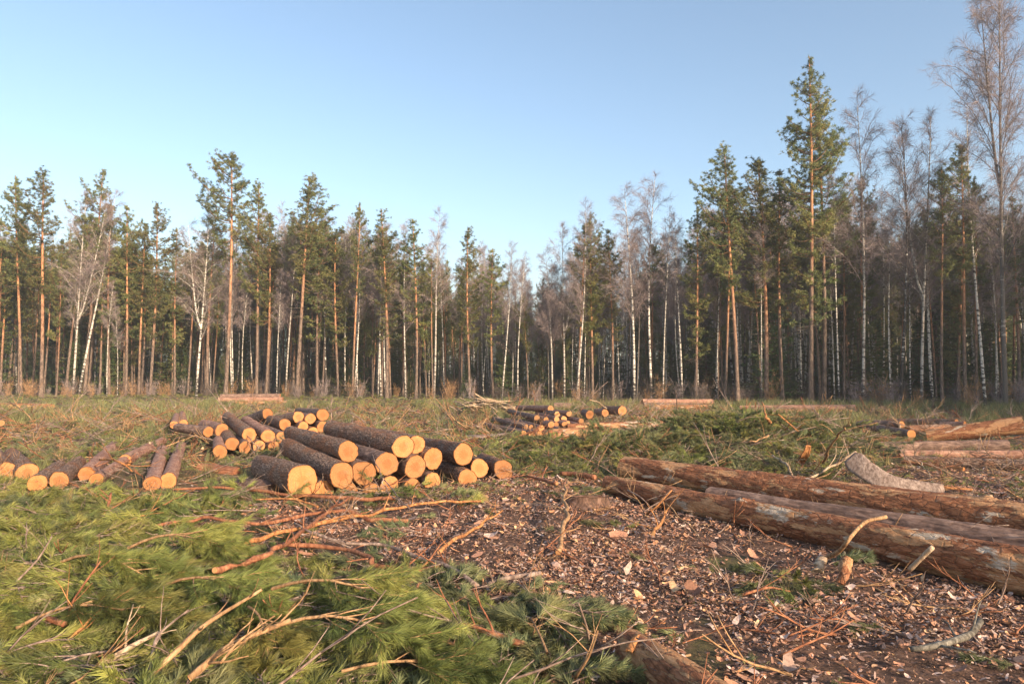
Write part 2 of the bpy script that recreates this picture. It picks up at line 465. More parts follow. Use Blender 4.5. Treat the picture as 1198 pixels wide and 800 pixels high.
# ---------------------------------------------------------------- scatter (ground cover only)
def scatter(name, pts, rot, scl, idx, sources, label, cat):
    c = bpy.data.collections.new(name + '_source')
    for i, me in enumerate(sources):
        c.objects.link(bpy.data.objects.new('%s_source_%02d' % (name, i), me))
    me = bpy.data.meshes.new(name)
    n = len(pts)
    me.vertices.add(n); me.vertices.foreach_set('co', np.asarray(pts, np.float32).ravel())
    a = me.attributes.new('rot', 'FLOAT_VECTOR', 'POINT'); a.data.foreach_set('vector', np.asarray(rot, np.float32).ravel())
    a = me.attributes.new('scl', 'FLOAT', 'POINT'); a.data.foreach_set('value', np.asarray(scl, np.float32))
    a = me.attributes.new('idx', 'INT', 'POINT'); a.data.foreach_set('value', np.asarray(idx, np.int32))
    me.update()
    o = obj(name, me)
    g = bpy.data.node_groups.new(name + '_scatter', 'GeometryNodeTree')
    g.interface.new_socket('Geometry', in_out='INPUT', socket_type='NodeSocketGeometry')
    g.interface.new_socket('Geometry', in_out='OUTPUT', socket_type='NodeSocketGeometry')
    N = g.nodes; L = g.links
    gi = N.new('NodeGroupInput'); go = N.new('NodeGroupOutput')
    ci = N.new('GeometryNodeCollectionInfo'); ci.inputs['Collection'].default_value = c
    ci.inputs['Separate Children'].default_value = True; ci.inputs['Reset Children'].default_value = True
    iop = N.new('GeometryNodeInstanceOnPoints'); iop.inputs['Pick Instance'].default_value = True
    def att(nm, t):
        x = N.new('GeometryNodeInputNamedAttribute'); x.data_type = t; x.inputs['Name'].default_value = nm
        return x.outputs['Attribute']
    e = N.new('FunctionNodeEulerToRotation')
    L.new(att('rot', 'FLOAT_VECTOR'), e.inputs[0]); L.new(e.outputs[0], iop.inputs['Rotation'])
    L.new(att('scl', 'FLOAT'), iop.inputs['Scale']); L.new(att('idx', 'INT'), iop.inputs['Instance Index'])
    L.new(gi.outputs[0], iop.inputs['Points']); L.new(ci.outputs[0], iop.inputs['Instance'])
    L.new(iop.outputs[0], go.inputs[0])
    md = o.modifiers.new('scatter', 'NODES'); md.node_group = g
    return tag(o, label, cat, kind='stuff')

# ---------------------------------------------------------------- ground sheet
def axis(lo, hi, fine, step, grow):
    a = [0.0]
    while a[-1] < fine: a.append(a[-1] + step)
    s = step
    while a[-1] < hi: s *= grow; a.append(a[-1] + s)
    b = [0.0]; s = step
    while b[-1] > lo:
        if b[-1] < -fine: s *= grow
        b.append(b[-1] - s)
    return np.array(b[:0:-1] + a)
gx = axis(-600, 600, 9, .085, 1.06); gy = axis(-400, 600, 16, .085, 1.06)
gy = gy[(gy > -400)]
X, Y = np.meshgrid(gx, gy)
Z = height(X, Y)
mb = MB()
nx, ny = len(gx), len(gy)
i, j = np.meshgrid(np.arange(ny - 1), np.arange(nx - 1), indexing='ij')
q = np.stack([i * nx + j, i * nx + j + 1, (i + 1) * nx + j + 1, (i + 1) * nx + j], -1).reshape(-1, 4)
mb.add(np.stack([X, Y, Z], -1).reshape(-1, 3), q)
me = mb.mesh('ground', [M['ground']])
lit, bo = fields(X.ravel(), Y.ravel())
a = me.attributes.new('litter', 'FLOAT', 'POINT'); a.data.foreach_set('value', lit.astype(np.float32))
ground = obj('ground', me); tag(ground, kind='structure')

# ---------------------------------------------------------------- bough prototypes
def bough_arrays(seed, length=1.1, ntw=13, per=95, nl=.075, nw=.0034, droop=.12, spread=1.0):
    """a cut pine bough lying with its butt at the origin, pointing +Y; returns stem MB and needle MB"""
    r = np.random.default_rng(seed)
    st, nd = MB(), MB()
    k = 9
    t = np.linspace(0, 1, k)
    main = np.stack([.10 * length * np.sin(t * 2.5 + seed) * t, t * length, .03 + (.16 if length > .9 else .05) * np.sin(t * PI) - droop * t * t], -1)
    add_tube(st, main, np.linspace(.011, .003, k) * length, 5, 0, cap=False)
    B, D = [], []
    for s in range(ntw):
        f = .28 + .72 * (s + r.random()) / ntw
        p = main[0] + 0; fi = f * (k - 1); i0 = min(int(fi), k - 2); p = main[i0] * (1 - (fi - i0)) + main[i0 + 1] * (fi - i0)
        side = 1 if s % 2 else -1
        L = (.40 * (1.15 - f * .75)) * length * (.7 + .6 * r.random())
        ang = side * (.45 + .5 * r.random()) * spread if s < ntw - 1 else 0
        d = np.array([math.sin(ang), math.cos(ang), .22 * (r.random() - .35)])
        tw = [p]; seg = 5
        for q_ in range(seg):
            d = d + np.array([0, .05, -.05 * r.random()]) + (r.random(3) - .5) * .16
            d /= np.linalg.norm(d); tw.append(tw[-1] + d * L / seg)
        tw = np.array(tw)
        add_tube(st, tw, np.linspace(.0045, .002, seg + 1), 4, 0, cap=False)
        # little end shoots
        shoots = [tw]
        for e in range(3):
            b0 = tw[2 + e % 3]; dd = tw[-1] - tw[2]; dd = dd / np.linalg.norm(dd) + (r.random(3) - .5) * [1.3, 1.3, .7]
            dd /= np.linalg.norm(dd)
            sh = np.array([b0 + dd * L * .33 * z for z in (0, .5, 1)]); shoots.append(sh)
            add_tube(st, sh, .0018, 3, 0, cap=False)
        for si, sh in enumerate(shoots):
            m = int(per * (1 if si == 0 else .55))
            u = (.25 if si == 0 else .1) + (.75 if si == 0 else .9) * r.random(m) ** .8
            x = u * (len(sh) - 1); i1 = np.clip(x.astype(int), 0, len(sh) - 2); fr = (x - i1)[:, None]
            b = sh[i1] * (1 - fr) + sh[i1 + 1] * fr
            ax = sh[i1 + 1] - sh[i1]; ax /= np.linalg.norm(ax, axis=1)[:, None] + 1e-9
            a1, a2 = perp(ax); an = r.random((m, 1)) * 2 * PI; op = .35 + .45 * r.random((m, 1))
            dd = ax + (a1 * np.cos(an) + a2 * np.sin(an)) * op + np.array([0, 0, -.10])
            B.append(b); D.append(dd)
    B = np.concatenate(B); D = np.concatenate(D)
    needles(nd, B, D, nl * (.75 + .5 * r.random(len(B))), nw, 0, r)
    return st, nd

def merge(a, b, mb_mat):
    """one MB holding a (material 0) and b (material mb_mat)"""
    m = MB()
    for s, mt in ((a, 0), (b, mb_mat)):
        base = m.n
        m.v += s.v; m.c += s.c
        for f, _ in s.f: m.f.append((f + base, mt))
        m.n += s.n
    return m

bough_src = []
for s in range(6):
    st, nd = bough_arrays(100 + s, .52 + .1 * (s % 3), 7 + s % 3, 48, .082, .0056, .05)
    bough_src.append(merge(st, nd, 1).mesh('bough_shape', [M['branch_grey'], M['needle'] if s % 3 else M['needle_dull']]))
far_src = []
for s in range(4):
    st, nd = bough_arrays(140 + s, 1.2, 9, 26, .10, .010, .1)
    far_src.append(merge(st, nd, 1).mesh('far_bough_shape', [M['branch_grey'], M['needle_dull'] if s % 2 else M['needle']]))

def sample(n, xr, yr, s):
    r = np.random.default_rng(s)
    return r.uniform(*xr, n), r.uniform(*yr, n), r

def visible(x, y, m=80):
    px, py = to_px(x, y, 0.0)
    return (px > -m) & (px < 1198 + m)

def keep_off(x, y, segs, pad):
    ok = np.ones(len(x), bool)
    for (ax, ay, bx, by, w) in segs:
        dx, dy = bx - ax, by - ay; L = dx * dx + dy * dy + 1e-9
        t = np.clip(((x - ax) * dx + (y - ay) * dy) / L, 0, 1)
        ok &= np.hypot(x - ax - t * dx, y - ay - t * dy) > w + pad
    return ok
LOGSEGS = []          # filled as the logs are laid, read by the ground cover

# ---------------------------------------------------------------- logs
def log_frame(P0, P1):
    d = (P1 - P0); L = d.length
    return d.to_track_quat('Z', 'Y'), L

def make_log(P0, P1, r0, r1, label, group, bark='bark_grey', cut='cut', name='sawn_log', n=None, bend=0.0, seed=0, knots=0, cat='log', ring=None, ends=(True, True), flat=1.0):
    r = np.random.default_rng(seed + 1000)
    q, L = log_frame(P0, P1)
    e = empty(name, P0, label, cat, group)
    e.rotation_mode = 'QUATERNION'; e.rotation_quaternion = q
    dist = max(P0.y, 1)
    n = n or (40 if dist < 11.5 else 22 if dist < 20 else 12)
    step = ring or (.05 if dist < 11.5 else .15 if dist < 20 else .5)
    m = max(4, int(L / step))
    ang = np.linspace(0, 2 * PI, n, endpoint=False); z = np.linspace(0, L, m)
    A, Zz = np.meshgrid(ang, z)
    rad = r0 + (r1 - r0) * Zz / L
    s = int(seed * 13 % 997)
    det = fbm(np.cos(A) * 1.7 + 5 + s, Zz * 1.3 + np.sin(A) * 1.7, s, 2) - .5
    oval = 1 + .05 * np.cos(2 * A + seed)
    fine = fbm(A * 9 / PI * 2, Zz * 8, s + 3, 3) - .5
    fine = (fine + (fbm((2 * PI - A) * 9 / PI * 2, Zz * 8, s + 3, 3) - .5)) * .5
    pl = np.floor((fine + .5) * 7) / 7 - .5
    rr = rad * oval * (1 + det * .2 + (fine * .6 + pl * .6) * (.15 if dist < 20 else .0))
    kn = []
    for k in range(knots):
        ka, kz = r.random() * 2 * PI, (.15 + .7 * r.random()) * L
        da = np.abs((A - ka + PI) % (2 * PI) - PI) * rad
        rr = rr + .03 * np.exp(-(da ** 2 + (Zz - kz) ** 2) / (2 * .045 ** 2)); kn.append((ka, kz))
    bx = bend * np.sin(Zz / L * PI)
    Vx = rr * np.cos(A) + bx; Vy = rr * np.sin(A) * flat
    V = np.stack([Vx, Vy, Zz], -1).reshape(-1, 3)
    i, j = np.meshgrid(np.arange(m - 1), np.arange(n), indexing='ij'); j2 = (j + 1) % n
    qd = np.stack([i * n + j, i * n + j2, (i + 1) * n + j2, (i + 1) * n + j], -1).reshape(-1, 4)
    b = MB(); b.add(V, qd)
    bark_o = obj('bark', b.mesh('bark', [M[bark]]), e)
    for end in (0, 1):
        if not ends[end]: continue
        row = V.reshape(m, n, 3)[0 if end == 0 else -1].copy()
        c = row.mean(0); z0 = row[0, 2] + (.004 if end == 0 else -.004)
        rs_, V2 = (1.0, .93, .55, .2), []
        for k_, f in enumerate(rs_):
            w = c + (row - c) * f * (1.0 if k_ else .985); w[:, 2] = z0 + (0 if k_ else (.012 if end == 0 else -.012)) + (r.random(n) - .5) * .003
            V2.append(w)
        V2 = np.concatenate(V2 + [c[None] * [1, 1, 0] + [0, 0, z0]])
        i, j = np.meshgrid(np.arange(3), np.arange(n), indexing='ij'); j2 = (j + 1) % n
        qq = np.stack([i * n + j, (i + 1) * n + j, (i + 1) * n + j2, i * n + j2], -1).reshape(-1, 4)
        tt = np.stack([3 * n + np.arange(n), np.full(n, 4 * n), 3 * n + (np.arange(n) + 1) % n], -1)
        if end: qq = qq[:, ::-1]; tt = tt[:, ::-1]
        cf = MB(); cf.add(V2, qq); cf.f.append((tt, 0)); cf.c.append(np.ones((len(tt), 3)))
        me = cf.mesh('cut_face', [M[cut]], smooth=False)
        cen = Vector((float(c[0]), float(c[1]), 0)); 
        for v in me.vertices: v.co -= cen
        o = obj('cut_face', me, e); o.location = cen
    if kn:
        for ka, kz in kn:
            rl = r0 + (r1 - r0) * kz / L
            dr = np.array([math.cos(ka), math.sin(ka), .35]); p = np.array([dr[0] * rl * .9 + bend * math.sin(kz / L * PI), dr[1] * rl * .9, kz])
            sb = MB(); add_tube(sb, [p, p + dr * .03, p + dr * .055], [.026, .021, .017], 9, 0, wob=.2, seed=int(kz * 100))
            obj('branch_stub', sb.mesh('branch_stub', [M['stick_pale'] if kz * 7 % 2 > 1 else M[bark]]), bark_o)
    LOGSEGS.append((P0.x, P0.y, P1.x, P1.y, max(r0, r1)))
    return e

# main stack: faces lie along a line across the clearing
FA = Vector((-2.85, 9.3)); FB = Vector((-.16, 10.8)); fd = (FB - FA).normalized()
UB = Vector((-.50, .866, 0))
def on_face(px, py, off=0.0):
    """point where the sight line meets the front plane of the stack, off metres behind it"""
    a, dy, dz = ray(px, py)
    nx_, ny_ = -fd.y, fd.x
    t = ((FA.x * nx_ + FA.y * ny_) + off) / (a * nx_ + dy * ny_)
    return Vector((a * t, dy * t, CAMZ + dz * t))

SG = 'sawn logs in the big stack'
stack = [
 # px, py, r px, offset, length, jitter of direction, bark, label
 (354.3, 562.6, 18.3, -.25, 2.7, -.10, 'bark_grey', 'thickest log, on the ground at the near corner of the big stack, bark deeply furrowed'),
 (400.2, 556, 14.6, -.10, 3.0, -.10, 'bark_grey', 'long grey-barked log resting sideways just above the thickest log of the big stack'),
 (407.7, 528.4, 12.4, .25, 3.1, -.20, 'bark_grey', 'top log of the stack with pine needles across its sawn face and long brown bark'),
 (425.7, 553.5, 14.6, .10, 3.0, 0, 'bark_purple', 'orange-faced log wedged between the long grey log and the log with the hanging twig'),
 (452.8, 542.6, 14.2, .10, 3.0, 0, 'bark_purple', 'log whose sawn face is crossed by a thin hanging twig, second layer of the stack'),
 (472, 522.6, 13.2, .20, 3.4, -.16, 'bark_grey', 'highest log of the stack, large pale face overlapping the smaller top face beside it'),
 (487.8, 520, 10.9, .34, 3.0, -.05, 'bark_grey', 'smaller top log half hidden behind the highest pale face of the stack'),
 (486, 546, 13.6, .10, 3.0, 0, 'bark_purple', 'round log directly under the two highest faces of the stack'),
 (506.8, 536.8, 12.5, .20, 3.0, -.05, 'bark_grey', 'pale-faced log at the upper shoulder of the stack, beside the two highest faces'),
 (542.2, 531.3, 12.4, .25, 3.2, -.55, 'bark_grey', 'dark-barked log slanting over the lower end of the stack with a clean round face'),
 (561, 547.6, 10.6, .15, 2.6, -.30, 'bark_grey', 'small oval-faced log leaning under the slanting dark log'),
 (589, 549.5, 11.8, .05, 2.4, -.35, 'bark_grey', 'last log of the stack, its face partly covered by a tuft of grass'),
 (547.7, 560, 11.3, -.05, 3.0, -.40, 'bark_grey', 'low dark log with a dull orange face near the small oval-faced log'),
 (379, 573.5, 12.0, .15, 2.8, 0, 'bark_grey', 'ground log mostly hidden behind the thickest log, a dark wedge of shade on its face'),
 (406.8, 575.5, 11.4, .05, 3.0, 0, 'bark_purple', 'bottom log under the long grey-barked log, its base sunk behind a reddish pole'),
 (434.4, 577, 11.4, .05, 3.0, 0, 'bark_purple', 'bottom-row log between the sunk log and the log under the hanging twig'),
 (455.5, 569, 11.8, .10, 3.0, 0, 'bark_purple', 'bottom-row log with the hanging twig crossing its lower face'),
 (482.3, 571, 11.2, .08, 3.0, 0, 'bark_purple', 'bottom-row log with a lump of dirt before its half-moon face'),
 (506, 564, 11.0, .05, 3.0, -.05, 'bark_purple', 'bottom-row log nearest the bare patch, standing a little forward'),
]
BACKS = {0: (306, 545, 2.1), 1: (337, 523, 2.6), 2: (341, 507.5, 2.7), 5: (388, 501, 2.7), 6: (410, 503, 2.7), 9: (497, 521, 2.2), 10: (546, 540, 1.9), 11: (565, 540, 1.7), 12: (505, 541, 2.2)}
for k, (px, py, rp, off, L, jit, bk, lab) in enumerate(stack):
    P = on_face(px, py, off)
    r_m = rp * P.y / F
    u = (UB + Vector((jit, 0, 0))).normalized()
    Q = P + u * L
    # the back end settles on what is below
    Q.z = max(P.z - .02 * L, r_m * .9) if P.z > .5 else P.z + hz(Q.x, Q.y) * .3
    if k in (2, 5, 9): Q.z -= .12
    if k in BACKS:
        bx_, by_, dy_ = BACKS[k]; Q = P3(bx_, by_, P.y + dy_)
    make_log(P, Q, r_m, r_m * (.86 + .08 * (k % 3) / 2), lab, SG, bk, seed=k * 7 + 3)

# second stack, farther back
G2 = 'sawn logs in the smaller stack behind'
second = [
 # front px, py, r px, Y, back px, py, Yb, label
 (313.4, 484.3, 6.6, 18.3, 291, 491, 19.5, 'single high log at the far rim of the smaller stack, short dark bark showing'),
 (349.4, 487.9, 7.0, 17.2, 305, 495, 19.0, 'top log with a long dark bark side at the crest of the smaller stack'),
 (363.3, 489.7, 6.4, 17.2, 338, 487, 19.8, 'small top face squeezed between two larger faces of the smaller stack'),
 (377.7, 485.2, 7.1, 17.4, 350, 482, 20.0, 'log at the highest corner of the smaller stack, nearest the big stack'),
 (333.6, 496.9, 7.3, 16.6, 309, 490, 19.2, 'middle log of the smaller stack just under the long dark bark side'),
 (355, 499.7, 6.6, 16.9, 330, 492, 19.5, 'pale face in the middle row below the squeezed top face'),
 (377, 499, 6.6, 17.1, 352, 492, 19.7, 'middle-row log below the highest corner of the smaller stack'),
 (366, 505, 6.0, 16.8, 342, 497, 19.3, 'low log glimpsed between the smaller stack and the top log of the big stack'),
 (313.8, 510, 7.9, 14.9, 288, 492, 17.6, 'long brown log sliding down the face of the smaller stack'),
 (330.6, 511.9, 7.5, 15.4, 308, 502, 17.8, 'round pale face at the foot of the smaller stack beside the sliding brown log'),
 (291.8, 509, 8.4, 14.6, 266, 488, 17.6, 'log crossed by thin pale sticks on the smaller stack'),
 (259.6, 503, 7.4, 15.6, 238, 497, 17.5, 'flattened orange face half buried behind the crossing sticks'),
 (243.9, 505, 6.4, 15.6, 208, 500, 16.6, 'log lying almost crosswise at the outer edge of the smaller stack'),
 (272, 519.4, 7.9, 14.2, 264, 507, 16.0, 'short log pointing straight forward in front of the sticks'),
 (257.5, 528.7, 8.0, 13.5, 256, 516, 15.0, 'lowest and nearest log of the smaller stack, tipped to one side'),
 (286.6, 523.5, 7.3, 14.1, 280, 512, 16.0, 'half sunk orange face under the log crossed by sticks'),
 (303, 522, 7.0, 14.4, 283, 512, 16.3, 'brown-faced log in shade at the foot of the smaller stack'),
 (320, 522, 6.4, 14.8, 300, 513, 16.5, 'second shaded brown face at the foot of the smaller stack'),
 (203.8, 497, 4.8, 18.5, 207, 486, 23.5, 'outer of two thin logs lying side by side apart from the smaller stack'),
 (214.8, 495.5, 4.8, 19.0, 213, 484, 24.0, 'inner of two thin logs lying side by side, touching the first'),
]
for k, (a, b, rp, Yf, c, d, Yb, lab) in enumerate(second):
    P = P3(a, b, Yf); Q = P3(c, d, Yb); r_m = rp * Yf / F
    Q.z = max(Q.z, r_m * .8)
    make_log(P, Q, r_m, r_m * .9, lab, G2, ['bark_purple', 'bark_grey', 'bark_pink'][k % 3 if k < 18 else 2], seed=k * 5 + 60)

G3 = 'logs scattered in the green cuttings'
scat = [
 (8, 555.5, 10.5, 11.0, -6, 545, 13.6, 'bark_grey', 'log cut off by the picture edge, its orange face touching a second one'),
 (31.8, 556, 11.6, 10.8, 12, 545, 13.4, 'bark_grey', 'pear-shaped orange face beside the log at the picture edge'),
 (101.5, 558, 9.9, 10.7, 134, 529, 15.2, 'bark_pink', 'pinkish log with a round yellow face pointing at the paler gap in the cuttings'),
 (112, 571, 7.5, 10.4, 152, 548, 13.4, 'bark_pink', 'broken pink log lying under a thin curved branch'),
 (146, 549, 7.0, 12.7, 190, 527, 16.5, 'bark_pink', 'slender pinkish log running away toward the two upright-lying logs'),
 (43, 575.5, 10.3, 9.9, 72, 563, 12.0, 'bark_grey', 'dark log with a split orange face in the cuttings, lower of a pair'),
 (68.5, 573.5, 10.6, 10.1, 92, 562, 12.2, 'bark_grey', 'ragged-faced log lying against the log with the split face'),
 (177.8, 575.8, 9.3, 9.9, 190, 535, 14.6, 'bark_pink', 'knobbly log with peeling bark, first of two lying side by side end-on'),
 (196.2, 571.8, 9.4, 10.1, 212, 529, 15.4, 'bark_pink', 'smooth straight log beside the knobbly one, both pointing at the viewer'),
]
for k, (a, b, rp, Yf, c, d, Yb, bk, lab) in enumerate(scat):
    P = P3(a, b, Yf); Q = P3(c, d, Yb); r_m = rp * Yf / F
    P.z = max(P.z, r_m * .7); Q.z = max(Q.z, r_m * .7)
    make_log(P, Q, r_m, r_m * .85, lab, G3, bk, seed=k * 3 + 130, knots=3 if k in (7, 4) else 0)
make_log(P3(235, 552, 12.0), P3(278, 555, 11.6), .15, .12, 'short mossy brown log lying crosswise behind the weathered stump', G3, 'branch_red', 'branch_red', seed=180)

# third cluster: thin logs in mid distance
G4 = 'thin logs in the distant cluster'
thin = [
 (644.4, 478, 3.9, 22.5, 606, 477, 25.5), (628.5, 488.7, 3.4, 20.5, 596, 481, 24.5), (639, 490.6, 3.0, 20.2, 612, 484, 24),
 (645, 496.8, 4.0, 19.5, 618, 489, 23), (652, 484.7, 3.5, 21, 628, 480, 25), (651.5, 490.5, 3.3, 20.4, 628, 484, 24),
 (651, 496, 3.0, 19.6, 626, 488, 23), (660, 489.7, 3.3, 20.6, 640, 484, 24), (660.6, 496, 3.3, 19.8, 636, 489, 23),
 (665.8, 483.7, 3.4, 21.4, 640, 481, 24.8), (615.5, 499.3, 3.0, 19.3, 578, 490, 23), (621.6, 499.6, 2.8, 19.3, 592, 491, 22.6),
 (613, 507, 3.6, 18.2, 565, 496, 22.2), (622, 508, 3.8, 18.2, 590, 498, 21.8), (631, 507.4, 3.6, 18.3, 602, 498, 21.8),
 (642.4, 507.3, 3.6, 18.4, 612, 498, 21.8), (633.5, 501, 3.6, 18.9, 606, 493, 22), (654.6, 503.4, 3.4, 18.9, 630, 495, 22),
 (680, 492.6, 3.3, 20.2, 652, 487, 23.5), (669.4, 499, 2.9, 19.4, 646, 492, 22.6), (677.5, 498, 3.1, 19.5, 655, 491, 22.6),
 (664.4, 495, 3.0, 19.9, 642, 489, 23)]
labs = ['top log of the distant cluster with a long side and the largest pale face', 'high thin log at the outer shoulder of the distant cluster', 'tiny face just beneath the longest top log of the cluster', 'wide pale face in the heart of the distant cluster', 'upper face in the column of stacked pale ends', 'second face down the column of stacked pale ends', 'third face down the column of stacked pale ends', 'upper of two touching faces beside the column of pale ends', 'lower of two touching faces beside the column of pale ends', 'high log at the corner of the cluster above the stump-like lump', 'first of two tiny faces side by side on the outer slope', 'second of two tiny faces side by side on the outer slope', 'outermost bottom log with a long pinkish side in the grass', 'second bottom log from the long pinkish side', 'third bottom log from the long pinkish side', 'fourth bottom log from the long pinkish side, face low in the grass', 'face above the second and third bottom logs', 'bottom log hidden beside the dark butt of the crosswise logs', 'outlying log with a tilted pale face at the inner rim of the cluster', 'low log behind the dark butt, near the tilted pale face', 'small log just under the tilted pale face', 'small log tucked between the touching faces and the tilted one']
for k, (a, b, rp, Yf, c, d, Yb) in enumerate(thin):
    P = P3(a, b, Yf); Q = P3(c, d, Yb); r_m = rp * Yf / F * 1.02
    Q.z = max(Q.z, .06)
    make_log(P, Q, r_m, r_m * .9, labs[k], G4, ['bark_pink', 'bark_purple'][k % 3 == 1], 'cut_pale', seed=k + 200, n=14)

# crosswise and far logs: (x0,y0,Y0, x1,y1,Y1, r0, r1, bark, label, group)
G5 = 'long logs lying crosswise'
cross = [
 (642, 509, 17.6, 716, 503.5, 17.8, .15, .12, 'bark_red', 'reddish crosswise log whose dark butt touches the distant cluster'),
 (664, 501.5, 18.6, 775, 496.5, 18.6, .14, .13, 'bark_red', 'dark red log on top of the crosswise logs beside the distant cluster'),
 (690, 506, 17.9, 778, 505.5, 17.9, .12, .12, 'bark_purple', 'dull purple log below the dark red crosswise log'),
 (728, 480.3, 24.2, 706, 479, 26.5, .165, .15, 'bark_grey', 'lone thick log with a round orange face between the cluster and the far pile'),
 (690, 485, 22.8, 683, 482.5, 24.2, .14, .12, 'bark_purple', 'short log with an orange half-round face in the grass behind the cluster'),
 (708, 483, 24.0, 698, 481, 26, .13, .12, 'bark_pink', 'pale brown log end beside the lone thick log'),
 (1119.8, 495, 20.6, 1040, 493.5, 22.5, .13, .11, 'bark_grey', 'grey log with a tall oval face beside the splinters'),
 (1066.5, 508, 17.4, 1006, 496.5, 20, .115, .11, 'bark_purple', 'dark log ending in a round brown face above the orange pole'),
 (1055, 497, 19.2, 1010, 494.5, 20.4, .12, .10, 'bark_purple', 'log with a bright upright face behind the round brown face'),
 (1111, 500, 19.0, 1062, 501.5, 18.8, .10, .10, 'bark_grey', 'mottled log between the bright upright face and the splinters'),
 (1129, 496, 20.0, 1100, 497, 20.6, .09, .08, 'bark_pink', 'splintered short log beside the tall oval face'),
 (1197, 497, 15.7, 1084, 510.5, 16.6, .20, .13, 'bark_red', 'thick reddish log rising to the picture edge with a bright sliver of cut face'),
 (1006, 513, 16.8, 1067, 514.5, 16.4, .075, .06, 'branch_red', 'thin orange-red pole under the dark log with the round brown face'),
 (1178, 521.5, 14.4, 1003, 524, 14.9, .135, .12, 'bark_purple', 'straight red-brown log with a jagged top, lying level across the clearing'),
 (1230, 532, 13.2, 1052, 534, 13.8, .095, .09, 'bark_pink', 'brownish log half sunk behind the level red-brown log'),
 (1230, 548, 11.6, 1058, 537.5, 13.0, .115, .075, 'bark_grey', 'greyish peeled log tapering toward the pile of boughs'),
 (1128, 549.5, 11.8, 1056, 542.5, 12.8, .04, .04, 'branch_orange', 'thin orange pole in front of the greyish peeled log'),
]
for k, (a, b, Ya, c, d, Yb, r0, r1, bk, lab) in enumerate(cross):
    P = P3(a, b, Ya); Q = P3(c, d, Yb)
    P.z = max(P.z, r0 * .8); Q.z = max(Q.z, r1 * .8)
    make_log(P, Q, r0, r1, lab, G5, bk, seed=k + 300, n=24, knots=2 if k in (11, 13, 15) else 0, ring=.12)

G6 = 'long log piles along the forest edge'
far = [
 (256, 468.2, 44, 331, 467.6, 44.5, .20, .19, 'lower log of the pale red pair before the tall bare-trunked pine'),
 (258, 463.5, 44.8, 328, 463.0, 45.2, .17, .16, 'upper log of the pale red pair before the tall bare-trunked pine'),
 (276, 471.5, 41, 336, 471.3, 41, .12, .12, 'thin log in front of the pale red pair'),
 (751, 470.2, 37, 833, 470.0, 38, .17, .16, 'top log of the far pile with its wide pink side'),
 (753, 474.4, 36, 822, 475, 36, .16, .15, 'middle log of the far pile, partly behind green boughs'),
 (766, 478.5, 34.5, 832, 478, 35, .14, .13, 'bottom log of the far pile, sunk in boughs'),
 (1001, 477.0, 30.5, 866, 477.3, 33, .14, .13, 'topmost log of the long far pile behind the bough heap'),
 (996, 481.5, 30, 872, 482, 32, .15, .13, 'second log of the long far pile behind the bough heap'),
 (1003, 485, 29.6, 905, 486, 31, .14, .13, 'lowest log of the long far pile behind the bough heap'),
 (989, 479, 30, 930, 476.5, 31, .13, .12, 'short log on the long far pile, its pale end uppermost'),
 (648, 475.0, 33, 668, 475.4, 33, .17, .16, 'small reddish log beyond the distant cluster'),
 (0, 474.3, 36, 62, 475.2, 35.5, .13, .12, 'reddish log behind the row of tiny pale ends'),
 (12, 476, 34.5, 6, 473, 38, .12, .11, 'first tiny pale log end of the row near the picture edge'),
 (21, 476, 34.5, 15, 473, 38, .12, .11, 'second tiny pale log end of the row'),
 (32.5, 476.5, 34.2, 26, 473.4, 38, .12, .11, 'third tiny pale log end of the row'),
 (41.5, 476.5, 34.2, 35, 473.4, 38, .12, .11, 'fourth tiny pale log end of the row, farthest from the picture edge'),
 (1, 495, 21, -12, 486, 26, .10, .10, 'orange log end cut by the picture edge in the middle distance'),
]
for k, (a, b, Ya, c, d, Yb, r0, r1, lab) in enumerate(far):
    P = P3(a, b, Ya); Q = P3(c, d, Yb)
    P.z = max(P.z, r0 * .7); Q.z = max(Q.z, r1 * .7)
    make_log(P, Q, r0, r1, lab, G6, ['bark_pink', 'bark_purple', 'bark_red'][k % 3] if k != 11 else 'branch_red', 'cut_pale' if k > 10 else 'cut', seed=k + 350, n=14, ring=.25, bend=.05 * (k % 3 - 1))

# the big logs close by
def ground_log(a, b, c, d, rp0, rp1, ext, **k):
    """log lying on the ground: centre pixels and pixel radii of two stations, lengthened past the second by ext metres"""
    def st(px, py, rp):
        Yl = 8.0
        for _ in range(30):
            P = P3(px, py, Yl); Yl *= (1 + .5 * ((P.z - rp * Yl / F) / 1.6))
        return P3(px, py, Yl), rp * Yl / F
    P, r0 = st(a, b, rp0); Q, r1 = st(c, d, rp1)
    u = (Q - P); L = u.length; u.normalize()
    Q2 = Q + u * ext; r2 = r1 + (r1 - r0) / L * ext * .5
    Q2.z = r2
    return P, Q2, r0, r2
G7 = 'long logs lying close by on the bark litter'
P, Q, r0, r1 = ground_log(731, 546.5, 1198, 611, 12.3, 24.5, 1.6)
make_log(P, Q, r0, r1, 'upper long log, reddish bark with torn orange and white patches, round blunt end', G7, 'bark_red', 'branch_red', n=96, ring=.022, seed=401, knots=3)
P, Q, r0, r1 = ground_log(712, 567, 935, 622, 10, 23.5, 0)
T2m, T2r = Q.copy(), r1
P2_, Q2_, a0, a1 = ground_log(935, 622, 1198, 674, 23.5, 25, 1.2)
make_log(P, Q2_, r0, .19, 'front long log nearest the bark litter, knotted and flaking, crossed by a curved stick', G7, 'bark_red', 'branch_red', n=96, ring=.022, seed=417, knots=7, bend=0.0)
P = P3(830, 584, 8.6); Q = P3(1198, 652, 6.05); P.z = .12; Q.z = .14
d = (Q - P).normalized(); Q = Q + d * 1.5; Q.z = .14
make_log(P, Q, .12, .13, 'narrow log wedged in the trough between the two thick long logs', G7, 'bark_purple', 'branch_red', n=64, ring=.03, seed=431)
P, Q, r0, r1 = ground_log(737, 757, 795, 797, 20, 26, .34)
